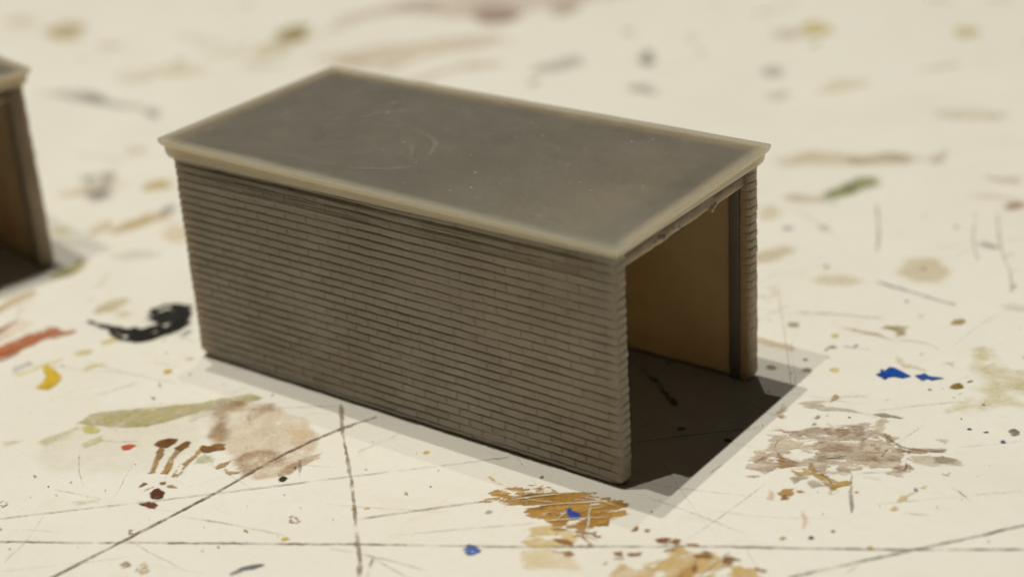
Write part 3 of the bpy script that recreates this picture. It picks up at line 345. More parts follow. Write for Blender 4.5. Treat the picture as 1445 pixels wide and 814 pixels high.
('paint_drop',None,[(-2.48,-2.56),(-2.47,-2.57),(-2.47,-2.58),(-2.48,-2.59),(-2.49,-2.59),(-2.5,-2.59),(-2.51,-2.59),(-2.52,-2.58),(-2.52,-2.56),(-2.52,-2.55),(-2.51,-2.55),(-2.49,-2.55)],(0.658,0.455,0.07),(0.701,0.539,0.178),0.9,0.02,9,0.02,0,1,0,0.003,0.016),
('paint_smear','short dark grey pencil dash',[(-2.51,-3.33),(-2.47,-3.2),(-2.4,-3.13),(-2.34,-3.02),(-2.37,-3.0),(-2.47,-3.07),(-2.52,-3.16),(-2.54,-3.31)],(0.091,0.088,0.096),(0.192,0.183,0.184),0.92,0.03,10,0.02,1.06,4,0,0.0,0.016),
('paint_smear',None,[(-1.41,-0.51),(-1.26,-0.56),(-1.04,-0.6),(-0.92,-0.57),(-0.94,-0.55),(-1.06,-0.56),(-1.28,-0.52),(-1.42,-0.48)],(0.564,0.368,0.133),(0.658,0.478,0.254),0.8,0.04,8,0.03,0,1,0,0.0,0.016),
('paint_smear',None,[(-0.81,-0.39),(-0.81,-0.31),(-0.78,-0.34),(-0.79,-0.39)],(0.443,0.301,0.116),(0.59,0.443,0.23),0.8,0.06,9,0.03,0,1,0,0.0,0.016),
('paint_wash',None,[(-5.11,-1.27),(-4.98,-0.7),(-5.12,-0.6),(-5.28,-1.15)],(0.777,0.704,0.546),(0.761,0.704,0.586),0.5,0.08,4,0.1,0,1,0,0.0,0.016),
('paint_wash',None,[(-5.75,-2.34),(-5.7,-2.11),(-5.82,-2.04),(-5.89,-2.25)],(0.63,0.591,0.299),(0.687,0.646,0.4),0.55,0.06,5,0.08,0,1,0,0.0,0.016),
('paint_wash',None,[(-4.88,-3.27),(-4.72,-3.07),(-4.79,-3.01),(-4.98,-3.2)],(0.63,0.591,0.299),(0.687,0.646,0.4),0.55,0.06,5,0.08,0,1,0,0.0,0.016),
('paint_stain','tan paint stain in the far left',[(-18.61,9.17),(-18.42,8.95),(-18.35,8.7),(-18.4,8.5),(-18.57,8.4),(-18.82,8.41),(-19.07,8.55),(-19.26,8.77),(-19.34,9.01),(-19.29,9.22),(-19.11,9.33),(-18.86,9.31)],(0.501,0.368,0.122),(0.59,0.455,0.199),0.697,0.25,1.3,0.5,0,1,0,0.0,0.06),
('paint_stain','olive brown paint stain behind the garage roof',[(-14.41,11.33),(-14.24,11.09),(-14.15,10.79),(-14.18,10.53),(-14.3,10.36),(-14.49,10.34),(-14.69,10.45),(-14.87,10.69),(-14.95,10.99),(-14.93,11.26),(-14.81,11.43),(-14.62,11.46)],(0.302,0.211,0.029),(0.389,0.283,0.07),0.738,0.25,1.3,0.5,0,1,0,0.0,0.06),
('paint_stain',None,[(-13.98,10.17),(-13.89,10.0),(-13.88,9.79),(-13.97,9.6),(-14.13,9.48),(-14.31,9.45),(-14.47,9.54),(-14.57,9.71),(-14.58,9.92),(-14.49,10.11),(-14.33,10.24),(-14.14,10.26)],(0.687,0.591,0.347),(0.701,0.619,0.428),0.49199999999999994,0.25,1.3,0.5,0,1,0,0.0,0.06),
('paint_stain','dark brown paint stain at the top',[(-11.12,13.9),(-11.01,13.61),(-11.06,13.34),(-11.27,13.15),(-11.57,13.1),(-11.89,13.2),(-12.15,13.42),(-12.28,13.71),(-12.23,13.99),(-12.02,14.18),(-11.71,14.23),(-11.38,14.13)],(0.22,0.112,0.07),(0.359,0.211,0.145),0.738,0.25,1.3,0.5,0,1,0,0.0,0.06),
('paint_stain',None,[(-10.46,14.93),(-10.31,14.64),(-10.26,14.35),(-10.32,14.12),(-10.47,14.02),(-10.67,14.07),(-10.87,14.25),(-11.02,14.53),(-11.08,14.83),(-11.03,15.07),(-10.88,15.17),(-10.67,15.12)],(0.359,0.242,0.184),(0.526,0.399,0.318),0.656,0.25,1.3,0.5,0,1,0,0.0,0.06),
('paint_stain',None,[(-13.07,13.59),(-13.02,13.42),(-13.1,13.24),(-13.3,13.1),(-13.55,13.03),(-13.8,13.06),(-13.98,13.17),(-14.03,13.34),(-13.95,13.52),(-13.75,13.66),(-13.49,13.73),(-13.24,13.7)],(0.466,0.41,0.347),(0.564,0.502,0.428),0.574,0.25,1.3,0.5,0,1,0,0.0,0.06),
('paint_stain',None,[(-13.97,10.57),(-13.53,12.83),(-11.42,13.29),(-10.2,15.46),(-8.91,17.16),(-13.25,15.79),(-14.6,12.33)],(0.63,0.502,0.423),(0.687,0.578,0.494),0.49199999999999994,0.25,1.3,0.5,0,1,0,0.0,0.06),
('paint_stain',None,[(-13.21,9.73),(-12.33,11.35),(-11.0,12.72),(-10.11,12.41),(-11.15,10.73),(-10.98,9.69),(-12.3,9.48)],(0.687,0.552,0.434),(0.716,0.619,0.507),0.49199999999999994,0.25,1.3,0.5,0,1,0,0.0,0.06),
('paint_stain','tan curved paint stroke behind the roof',[(-10.69,9.35),(-10.33,9.71),(-10.16,10.32),(-9.76,10.81),(-9.41,10.79),(-9.5,10.73),(-9.29,10.55),(-9.53,11.12),(-10.05,11.21),(-10.53,10.74),(-10.6,10.0),(-10.85,9.53)],(0.501,0.319,0.145),(0.603,0.455,0.271),0.615,0.25,1.3,0.5,0,1,0,0.0,0.06),
('paint_stain','round grey paint stain behind the garage',[(-7.31,12.68),(-7.21,12.48),(-7.18,12.31),(-7.22,12.23),(-7.33,12.24),(-7.47,12.35),(-7.61,12.53),(-7.71,12.74),(-7.74,12.91),(-7.7,13.0),(-7.59,12.98),(-7.45,12.86)],(0.236,0.219,0.184),(0.359,0.338,0.299),0.738,0.25,1.3,0.5,0,1,0,0.0,0.06),
('paint_stain',None,[(-6.82,10.9),(-6.49,10.9),(-6.22,10.85),(-6.34,11.15),(-6.75,11.42),(-7.05,11.28)],(0.41,0.389,0.327),(0.526,0.49,0.423),0.656,0.25,1.3,0.5,0,1,0,0.0,0.06),
('paint_stain',None,[(-8.96,11.07),(-8.62,11.42),(-8.48,11.85),(-8.73,12.17),(-8.96,11.87),(-9.21,11.39)],(0.501,0.478,0.423),(0.59,0.552,0.482),0.615,0.25,1.3,0.5,0,1,0,0.0,0.06),
('paint_stain',None,[(-5.03,12.91),(-4.97,12.75),(-4.97,12.61),(-5.03,12.53),(-5.13,12.53),(-5.25,12.61),(-5.35,12.75),(-5.41,12.91),(-5.42,13.06),(-5.36,13.14),(-5.25,13.14),(-5.13,13.05)],(0.443,0.41,0.4),(0.564,0.514,0.482),0.615,0.25,1.3,0.5,0,1,0,0.0,0.06),
('paint_stain','far yellow paint stain',[(-5.31,15.51),(-5.25,15.29),(-5.29,15.1),(-5.42,14.98),(-5.59,14.96),(-5.78,15.05),(-5.92,15.22),(-5.98,15.44),(-5.94,15.64),(-5.82,15.76),(-5.64,15.78),(-5.45,15.69)],(0.63,0.502,0.171),(0.687,0.578,0.271),0.697,0.25,1.3,0.5,0,1,0,0.0,0.06),
('paint_stain',None,[(-5.72,15.07),(-5.68,14.92),(-5.72,14.78),(-5.82,14.69),(-5.95,14.67),(-6.09,14.73),(-6.19,14.85),(-6.23,15.0),(-6.2,15.14),(-6.1,15.23),(-5.96,15.25),(-5.83,15.19)],(0.564,0.466,0.446),(0.63,0.539,0.494),0.49199999999999994,0.25,1.3,0.5,0,1,0,0.0,0.06),
('paint_stain',None,[(-2.93,16.49),(-2.89,16.32),(-2.91,16.17),(-2.98,16.09),(-3.09,16.09),(-3.2,16.17),(-3.29,16.32),(-3.34,16.49),(-3.32,16.64),(-3.25,16.72),(-3.14,16.72),(-3.02,16.64)],(0.63,0.552,0.271),(0.687,0.605,0.379),0.615,0.25,1.3,0.5,0,1,0,0.0,0.06),
('paint_stain',None,[(-3.06,8.78),(-2.6,9.25),(-1.84,9.58),(-1.25,10.05),(-0.89,10.24),(-0.97,10.46),(-1.45,10.48),(-2.07,10.06),(-2.91,9.83),(-3.31,9.18)],(0.63,0.514,0.347),(0.687,0.578,0.434),0.533,0.25,1.3,0.5,0,1,0,0.0,0.06),
('paint_stain',None,[(-2.02,9.62),(-1.65,9.94),(-1.37,10.05),(-1.46,10.27),(-1.79,10.21),(-2.11,9.77)],(0.443,0.368,0.246),(0.526,0.443,0.327),0.49199999999999994,0.25,1.3,0.5,0,1,0,0.0,0.06),
('paint_stain',None,[(-3.46,13.09),(-3.43,12.9),(-3.49,12.65),(-3.63,12.41),(-3.79,12.22),(-3.95,12.16),(-4.07,12.22),(-4.1,12.4),(-4.04,12.65),(-3.91,12.91),(-3.74,13.09),(-3.57,13.16)],(0.731,0.632,0.4),(0.746,0.661,0.488),0.41,0.25,1.3,0.5,0,1,0,0.0,0.06),
('paint_stain',None,[(-4.22,11.87),(-4.16,11.7),(-4.18,11.54),(-4.26,11.45),(-4.39,11.44),(-4.52,11.52),(-4.64,11.66),(-4.69,11.83),(-4.68,11.98),(-4.6,12.08),(-4.47,12.09),(-4.33,12.01)],(0.63,0.552,0.434),(0.672,0.605,0.494),0.41,0.25,1.3,0.5,0,1,0,0.0,0.06),
('paint_stain','green paint mark right of the garage',[(-1.76,8.03),(-1.6,8.34),(-1.5,8.6),(-1.34,8.92),(-1.52,9.26),(-1.78,9.05),(-1.8,8.63),(-1.9,8.24)],(0.228,0.266,0.087),(0.389,0.399,0.199),0.697,0.25,1.3,0.5,0,1,0,0.0,0.06),
('paint_stain',None,[(-1.61,8.91),(-1.57,8.8),(-1.57,8.68),(-1.59,8.6),(-1.65,8.57),(-1.72,8.59),(-1.79,8.67),(-1.83,8.78),(-1.84,8.89),(-1.81,8.98),(-1.75,9.01),(-1.68,8.98)],(0.159,0.19,0.062),(0.228,0.25,0.101),0.574,0.25,1.3,0.5,0,1,0,0.0,0.06),
('paint_stain','brown paint mark at the right edge',[(0.84,9.29),(0.85,9.19),(0.82,9.1),(0.75,9.04),(0.67,9.02),(0.59,9.05),(0.53,9.13),(0.52,9.22),(0.55,9.31),(0.62,9.38),(0.71,9.4),(0.79,9.36)],(0.293,0.157,0.051),(0.41,0.25,0.116),0.738,0.25,1.3,0.5,0,1,0,0.0,0.06),
('paint_stain',None,[(-0.04,9.06),(0.28,9.29),(0.73,9.32),(0.63,9.62),(0.2,9.49),(-0.15,9.3)],(0.564,0.432,0.28),(0.63,0.514,0.368),0.615,0.25,1.3,0.5,0,1,0,0.0,0.06),
('paint_stain',None,[(-0.08,9.89),(0.49,9.94),(0.38,10.26),(-0.16,10.1)],(0.63,0.539,0.423),(0.687,0.591,0.482),0.49199999999999994,0.25,1.3,0.5,0,1,0,0.0,0.06),
('paint_stain',None,[(-1.68,6.99),(-1.67,6.94),(-1.67,6.9),(-1.69,6.88),(-1.72,6.87),(-1.76,6.89),(-1.79,6.93),(-1.8,6.98),(-1.8,7.02),(-1.78,7.05),(-1.75,7.05),(-1.71,7.03)],(0.159,0.17,0.199),(0.268,0.275,0.299),0.697,0.25,1.3,0.5,0,1,0,0.0,0.06),
('paint_stain',None,[(-1.2,7.28),(-1.18,7.21),(-1.18,7.14),(-1.22,7.1),(-1.27,7.1),(-1.32,7.13),(-1.37,7.19),(-1.39,7.26),(-1.39,7.33),(-1.35,7.37),(-1.3,7.37),(-1.24,7.34)],(0.59,0.514,0.4),(0.658,0.578,0.458),0.49199999999999994,0.25,1.3,0.5,0,1,0,0.0,0.06),
('paint_stain',None,[(0.74,7.7),(0.91,7.63),(1.06,7.66),(1.01,7.79),(0.85,7.81),(0.7,7.83)],(0.311,0.275,0.238),(0.443,0.399,0.347),0.656,0.25,1.3,0.5,0,1,0,0.0,0.06),
('paint_stain',None,[(0.19,6.24),(0.21,6.81),(0.43,7.0),(0.74,6.84),(0.78,6.31),(0.51,6.16)],(0.672,0.565,0.379),(0.701,0.619,0.458),0.533,0.25,1.3,0.5,0,1,0,0.0,0.06),
('paint_stain',None,[(-0.94,10.74),(-0.88,10.61),(-0.84,10.43),(-0.84,10.27),(-0.88,10.15),(-0.94,10.12),(-1.01,10.18),(-1.07,10.31),(-1.11,10.48),(-1.11,10.65),(-1.08,10.77),(-1.01,10.8)],(0.564,0.502,0.423),(0.63,0.565,0.47),0.451,0.25,1.3,0.5,0,1,0,0.0,0.06),
('paint_stain',None,[(-1.05,5.09),(-0.94,5.1),(-0.95,4.83),(-0.85,4.72),(-0.81,5.1),(-1.1,5.28)],(0.746,0.619,0.434),(0.761,0.661,0.507),0.41,0.25,1.3,0.5,0,1,0,0.0,0.06),
('paint_stain',None,[(-2.12,7.42),(-2.08,7.29),(-2.08,7.19),(-2.12,7.13),(-2.2,7.12),(-2.29,7.18),(-2.37,7.29),(-2.41,7.41),(-2.41,7.52),(-2.37,7.58),(-2.29,7.58),(-2.2,7.52)],(0.701,0.578,0.4),(0.731,0.632,0.47),0.41,0.25,1.3,0.5,0,1,0,0.0,0.06),
('paint_stain',None,[(-0.14,5.85),(-0.14,5.76),(-0.19,5.65),(-0.3,5.57),(-0.43,5.52),(-0.55,5.53),(-0.62,5.59),(-0.63,5.68),(-0.57,5.79),(-0.46,5.88),(-0.33,5.92),(-0.21,5.91)],(0.716,0.632,0.47),(0.731,0.661,0.52),0.41,0.25,1.3,0.5,0,1,0,0.0,0.06),
('paint_stain',None,[(-0.75,12.68),(-0.77,12.49),(-0.93,12.27),(-1.21,12.08),(-1.52,11.98),(-1.78,11.98),(-1.93,12.09),(-1.92,12.28),(-1.75,12.51),(-1.47,12.7),(-1.15,12.81),(-0.89,12.8)],(0.63,0.565,0.434),(0.672,0.605,0.482),0.41,0.25,1.3,0.5,0,1,0,0.0,0.06),
('paint_stain',None,[(-16.43,6.03),(-15.41,6.12),(-14.69,6.14),(-14.0,6.33),(-13.32,6.02),(-13.47,6.26),(-14.19,6.55),(-14.91,6.36),(-15.74,6.46),(-16.68,6.26)],(0.443,0.421,0.368),(0.538,0.514,0.446),0.656,0.25,1.3,0.5,0,1,0,0.0,0.06),
('paint_stain','grey paint stain beside the second garage',[(-14.98,6.36),(-14.93,6.25),(-14.98,6.15),(-15.11,6.09),(-15.3,6.09),(-15.5,6.13),(-15.65,6.22),(-15.71,6.33),(-15.66,6.42),(-15.52,6.48),(-15.32,6.49),(-15.13,6.44)],(0.236,0.226,0.192),(0.339,0.319,0.28),0.697,0.25,1.3,0.5,0,1,0,0.0,0.06),
('paint_stain',None,[(-13.35,6.17),(-13.28,6.06),(-13.29,5.98),(-13.38,5.97),(-13.51,6.02),(-13.67,6.12),(-13.8,6.25),(-13.87,6.37),(-13.86,6.44),(-13.77,6.45),(-13.63,6.4),(-13.48,6.3)],(0.4,0.378,0.347),(0.501,0.466,0.423),0.615,0.25,1.3,0.5,0,1,0,0.0,0.06),
('paint_stain','grey forked paint stain left of the garage',[(-12.45,3.53),(-12.32,3.6),(-11.95,3.39),(-12.27,3.79),(-12.12,3.84),(-11.69,3.53),(-11.36,3.11),(-11.45,2.93),(-11.89,3.15)],(0.268,0.25,0.23),(0.359,0.329,0.299),0.697,0.25,1.3,0.5,0,1,0,0.0,0.06),
('paint_stain',None,[(-12.06,2.74),(-11.79,3.02),(-11.59,3.48),(-11.4,3.74),(-11.59,3.91),(-11.93,3.76),(-12.19,3.32),(-12.31,2.93)],(0.63,0.502,0.289),(0.687,0.578,0.379),0.49199999999999994,0.25,1.3,0.5,0,1,0,0.0,0.06),
('paint_stain',None,[(-12.46,4.5),(-12.18,4.79),(-12.49,5.07),(-12.82,4.82)],(0.687,0.578,0.423),(0.716,0.619,0.488),0.451,0.25,1.3,0.5,0,1,0,0.0,0.06),
('paint_stain','tan paint stroke left of the garage',[(-10.13,1.98),(-10.03,2.28),(-9.96,2.69),(-9.8,3.04),(-10.06,3.26),(-10.31,2.97),(-10.43,2.56),(-10.35,2.13)],(0.526,0.348,0.122),(0.617,0.466,0.238),0.656,0.25,1.3,0.5,0,1,0,0.0,0.06),
('paint_stain',None,[(-11.0,3.6),(-10.84,3.98),(-11.13,4.21),(-11.24,3.79)],(0.564,0.41,0.101),(0.63,0.49,0.178),0.656,0.25,1.3,0.5,0,1,0,0.0,0.06),
('paint_stain',None,[(-9.2,2.74),(-9.09,2.59),(-9.07,2.45),(-9.14,2.36),(-9.28,2.34),(-9.45,2.4),(-9.61,2.51),(-9.72,2.66),(-9.75,2.8),(-9.68,2.89),(-9.54,2.91),(-9.36,2.85)],(0.746,0.578,0.379),(0.761,0.646,0.47),0.41,0.25,1.3,0.5,0,1,0,0.0,0.06),
('paint_stain',None,[(-10.1,3.07),(-10.06,3.31),(-10.25,3.44),(-10.23,3.17)],(0.268,0.266,0.299),(0.41,0.399,0.4),0.656,0.25,1.3,0.5,0,1,0,0.0,0.06),
('paint_stain','olive paint mark at the foot of the second garage',[(-9.81,0.65),(-9.62,0.82),(-9.59,1.04),(-9.71,1.29),(-9.87,1.38),(-9.93,1.24),(-9.9,1.02),(-10.01,0.8)],(0.311,0.275,0.058),(0.443,0.378,0.133),0.738,0.25,1.3,0.5,0,1,0,0.0,0.06),
('paint_stain',None,[(-10.89,1.94),(-10.85,1.89),(-10.86,1.83),(-10.9,1.79),(-10.97,1.77),(-11.05,1.78),(-11.12,1.82),(-11.16,1.87),(-11.16,1.93),(-11.11,1.97),(-11.04,1.99),(-10.96,1.98)],(0.687,0.632,0.254),(0.716,0.661,0.347),0.574,0.25,1.3,0.5,0,1,0,0.0,0.06),
('paint_stain',None,[(-8.87,0.73),(-9.11,1.14),(-9.18,1.16),(-8.98,0.76)],(0.564,0.565,0.347),(0.63,0.619,0.458),0.49199999999999994,0.25,1.3,0.5,0,1,0,0.0,0.06),
('paint_stain',None,[(-9.54,-0.53),(-9.55,-0.17),(-9.54,0.18),(-9.74,0.31),(-9.83,-0.0),(-9.78,-0.41)],(0.526,0.358,0.133),(0.63,0.478,0.254),0.656,0.25,1.3,0.5,0,1,0,0.0,0.06),
('paint_stain',None,[(-10.36,1.95),(-10.31,2.33),(-10.68,2.57),(-10.63,2.12)],(0.63,0.478,0.299),(0.687,0.578,0.4),0.49199999999999994,0.25,1.3,0.5,0,1,0,0.0,0.06),
('paint_stain',None,[(-14.49,8.41),(-14.4,8.23),(-14.47,8.03),(-14.67,7.87),(-14.96,7.79),(-15.25,7.81),(-15.48,7.93),(-15.57,8.12),(-15.51,8.32),(-15.3,8.48),(-15.0,8.56),(-14.71,8.54)],(0.701,0.605,0.4),(0.731,0.646,0.488),0.369,0.25,1.3,0.5,0,1,0,0.0,0.06),
('paint_stain',None,[(-15.1,7.75),(-15.01,7.59),(-15.05,7.43),(-15.19,7.3),(-15.41,7.25),(-15.65,7.28),(-15.84,7.39),(-15.94,7.54),(-15.91,7.71),(-15.76,7.84),(-15.53,7.89),(-15.29,7.86)],(0.701,0.605,0.428),(0.731,0.646,0.507),0.328,0.25,1.3,0.5,0,1,0,0.0,0.06),
('paint_stain',None,[(-20.0,9.27),(-19.85,9.07),(-19.86,8.87),(-20.01,8.73),(-20.28,8.67),(-20.58,8.73),(-20.85,8.87),(-21.01,9.08),(-21.01,9.28),(-20.85,9.43),(-20.57,9.48),(-20.26,9.42)],(0.716,0.619,0.434),(0.731,0.646,0.494),0.369,0.25,1.3,0.5,0,1,0,0.0,0.06),
('paint_stain',None,[(-14.91,8.86),(-14.38,9.45),(-14.84,9.9),(-15.31,9.23)],(0.701,0.619,0.4),(0.731,0.646,0.458),0.41,0.25,1.3,0.5,0,1,0,0.0,0.06),
('paint_stain',None,[(-1.59,8.12),(-1.61,8.04),(-1.7,7.96),(-1.86,7.9),(-2.04,7.88),(-2.19,7.91),(-2.27,7.98),(-2.26,8.06),(-2.16,8.14),(-2.0,8.2),(-1.82,8.21),(-1.67,8.18)],(0.526,0.41,0.254),(0.603,0.478,0.308),0.3640715063243219,0.35,1.4,0.5,0,1,0,0.0,0.06),
('paint_stain',None,[(-16.82,12.19),(-16.72,12.06),(-16.68,11.91),(-16.71,11.8),(-16.8,11.75),(-16.93,11.77),(-17.06,11.85),(-17.16,11.99),(-17.2,12.13),(-17.17,12.24),(-17.07,12.3),(-16.95,12.28)],(0.687,0.565,0.4),(0.777,0.646,0.47),0.3164709761433657,0.35,1.4,0.5,0,1,0,0.0,0.06),
('paint_stain',None,[(-10.47,15.5),(-10.47,15.41),(-10.58,15.33),(-10.77,15.3),(-10.98,15.31),(-11.17,15.37),(-11.29,15.45),(-11.29,15.54),(-11.18,15.62),(-10.99,15.65),(-10.77,15.64),(-10.58,15.58)],(0.687,0.565,0.4),(0.777,0.646,0.47),0.2848346488752876,0.35,1.4,0.5,0,1,0,0.0,0.06),
('paint_stain',None,[(-6.7,16.82),(-6.68,16.67),(-6.72,16.43),(-6.82,16.16),(-6.93,15.93),(-7.04,15.8),(-7.12,15.81),(-7.14,15.95),(-7.1,16.19),(-7.0,16.46),(-6.89,16.69),(-6.77,16.82)],(0.59,0.527,0.458),(0.672,0.605,0.533),0.3836379726684778,0.35,1.4,0.5,0,1,0,0.0,0.06),
('paint_stain',None,[(-15.17,9.83),(-15.2,9.74),(-15.42,9.67),(-15.77,9.63),(-16.17,9.64),(-16.5,9.69),(-16.68,9.76),(-16.66,9.85),(-16.43,9.92),(-16.07,9.96),(-15.67,9.95),(-15.34,9.9)],(0.687,0.565,0.4),(0.777,0.646,0.47),0.3155408111185162,0.35,1.4,0.5,0,1,0,0.0,0.06),
('paint_stain',None,[(-7.3,14.13),(-7.23,13.94),(-7.22,13.77),(-7.27,13.66),(-7.38,13.62),(-7.52,13.69),(-7.64,13.83),(-7.72,14.01),(-7.74,14.19),(-7.68,14.31),(-7.57,14.34),(-7.43,14.27)],(0.526,0.41,0.254),(0.603,0.478,0.308),0.209421892717808,0.35,1.4,0.5,0,1,0,0.0,0.06),
('paint_stain',None,[(-13.34,9.23),(-13.3,9.11),(-13.39,8.98),(-13.57,8.89),(-13.81,8.85),(-14.04,8.87),(-14.19,8.96),(-14.23,9.08),(-14.15,9.21),(-13.96,9.31),(-13.71,9.34),(-13.49,9.32)],(0.59,0.527,0.458),(0.672,0.605,0.533),0.2185346023629708,0.35,1.4,0.5,0,1,0,0.0,0.06),
('paint_stain',None,[(-12.07,10.24),(-12.03,10.13),(-12.07,10.03),(-12.2,9.95),(-12.36,9.94),(-12.53,9.97),(-12.65,10.06),(-12.69,10.17),(-12.64,10.27),(-12.52,10.35),(-12.35,10.36),(-12.18,10.32)],(0.526,0.41,0.254),(0.603,0.478,0.308),0.21668519055483695,0.35,1.4,0.5,0,1,0,0.0,0.06),
('paint_stain',None,[(-3.17,18.85),(-3.15,18.71),(-3.22,18.57),(-3.34,18.47),(-3.48,18.43),(-3.62,18.47),(-3.7,18.57),(-3.72,18.71),(-3.65,18.85),(-3.53,18.95),(-3.39,18.99),(-3.25,18.95)],(0.526,0.41,0.254),(0.603,0.478,0.308),0.2908595838775323,0.35,1.4,0.5,0,1,0,0.0,0.06),
('paint_stain',None,[(-17.05,8.81),(-17.0,8.7),(-17.03,8.58),(-17.14,8.48),(-17.3,8.42),(-17.47,8.43),(-17.6,8.49),(-17.66,8.59),(-17.62,8.71),(-17.51,8.82),(-17.35,8.87),(-17.18,8.87)],(0.672,0.514,0.347),(0.761,0.591,0.411),0.363998618013294,0.35,1.4,0.5,0,1,0,0.0,0.06),
('paint_stain',None,[(-12.27,4.38),(-12.31,4.33),(-12.5,4.27),(-12.78,4.22),(-13.09,4.19),(-13.33,4.19),(-13.45,4.21),(-13.41,4.26),(-13.22,4.32),(-12.93,4.37),(-12.63,4.4),(-12.38,4.41)],(0.564,0.478,0.379),(0.644,0.552,0.446),0.22369187215521258,0.35,1.4,0.5,0,1,0,0.0,0.06),
('paint_stain',None,[(-2.47,14.63),(-2.47,14.5),(-2.54,14.34),(-2.66,14.19),(-2.8,14.08),(-2.92,14.04),(-3.0,14.09),(-3.0,14.21),(-2.94,14.37),(-2.82,14.52),(-2.67,14.64),(-2.55,14.67)],(0.526,0.41,0.254),(0.603,0.478,0.308),0.24138294397852264,0.35,1.4,0.5,0,1,0,0.0,0.06),
('paint_stain',None,[(-18.93,9.38),(-18.86,9.26),(-18.9,9.15),(-19.04,9.08),(-19.24,9.06),(-19.45,9.1),(-19.61,9.19),(-19.68,9.3),(-19.64,9.42),(-19.5,9.49),(-19.3,9.51),(-19.09,9.47)],(0.526,0.41,0.254),(0.603,0.478,0.308),0.22159643759782102,0.35,1.4,0.5,0,1,0,0.0,0.06),
('paint_stain',None,[(-13.77,4.01),(-13.74,3.91),(-13.81,3.76),(-13.97,3.6),(-14.17,3.47),(-14.36,3.42),(-14.49,3.44),(-14.52,3.54),(-14.45,3.69),(-14.29,3.85),(-14.08,3.98),(-13.89,4.04)],(0.564,0.478,0.379),(0.644,0.552,0.446),0.21641998235661813,0.35,1.4,0.5,0,1,0,0.0,0.06),
('paint_stain',None,[(-4.08,18.06),(-4.09,17.97),(-4.19,17.92),(-4.34,17.91),(-4.52,17.96),(-4.67,18.04),(-4.75,18.14),(-4.74,18.23),(-4.65,18.28),(-4.49,18.29),(-4.31,18.24),(-4.16,18.16)],(0.672,0.514,0.347),(0.761,0.591,0.411),0.32062976043454333,0.35,1.4,0.5,0,1,0,0.0,0.06),
('paint_stain',None,[(-7.95,0.46),(-7.91,0.41),(-7.9,0.34),(-7.93,0.28),(-7.98,0.24),(-8.04,0.23),(-8.1,0.26),(-8.14,0.31),(-8.15,0.38),(-8.12,0.44),(-8.07,0.48),(-8.01,0.49)],(0.672,0.514,0.347),(0.761,0.591,0.411),0.3781704488860994,0.35,1.4,0.5,0,1,0,0.0,0.06),
('paint_stain',None,[(2.19,6.19),(2.18,6.12),(2.12,6.05),(2.02,6.0),(1.91,5.97),(1.82,5.99),(1.77,6.03),(1.78,6.1),(1.84,6.17),(1.94,6.23),(2.05,6.25),(2.14,6.24)],(0.59,0.527,0.458),(0.672,0.605,0.533),0.30320370227975607,0.35,1.4,0.5,0,1,0,0.0,0.06),
('paint_stain',None,[(-8.92,2.07),(-8.91,1.97),(-9.0,1.84),(-9.17,1.7),(-9.38,1.59),(-9.56,1.54),(-9.68,1.57),(-9.69,1.66),(-9.6,1.8),(-9.43,1.94),(-9.22,2.05),(-9.03,2.09)],(0.59,0.527,0.458),(0.672,0.605,0.533),0.2743881458559979,0.35,1.4,0.5,0,1,0,0.0,0.06),
('paint_stain',None,[(-9.95,1.84),(-9.96,1.77),(-10.09,1.68),(-10.3,1.6),(-10.54,1.54),(-10.75,1.52),(-10.86,1.54),(-10.85,1.61),(-10.72,1.7),(-10.5,1.79),(-10.26,1.85),(-10.06,1.87)],(0.59,0.527,0.458),(0.672,0.605,0.533),0.3638541088843215,0.35,1.4,0.5,0,1,0,0.0,0.06),
('paint_stain',None,[(-1.27,6.38),(-1.25,6.26),(-1.3,6.11),(-1.4,5.97),(-1.53,5.87),(-1.65,5.84),(-1.73,5.88),(-1.75,5.99),(-1.7,6.14),(-1.6,6.29),(-1.47,6.39),(-1.35,6.42)],(0.526,0.41,0.254),(0.603,0.478,0.308),0.4060961069288179,0.35,1.4,0.5,0,1,0,0.0,0.06),
]
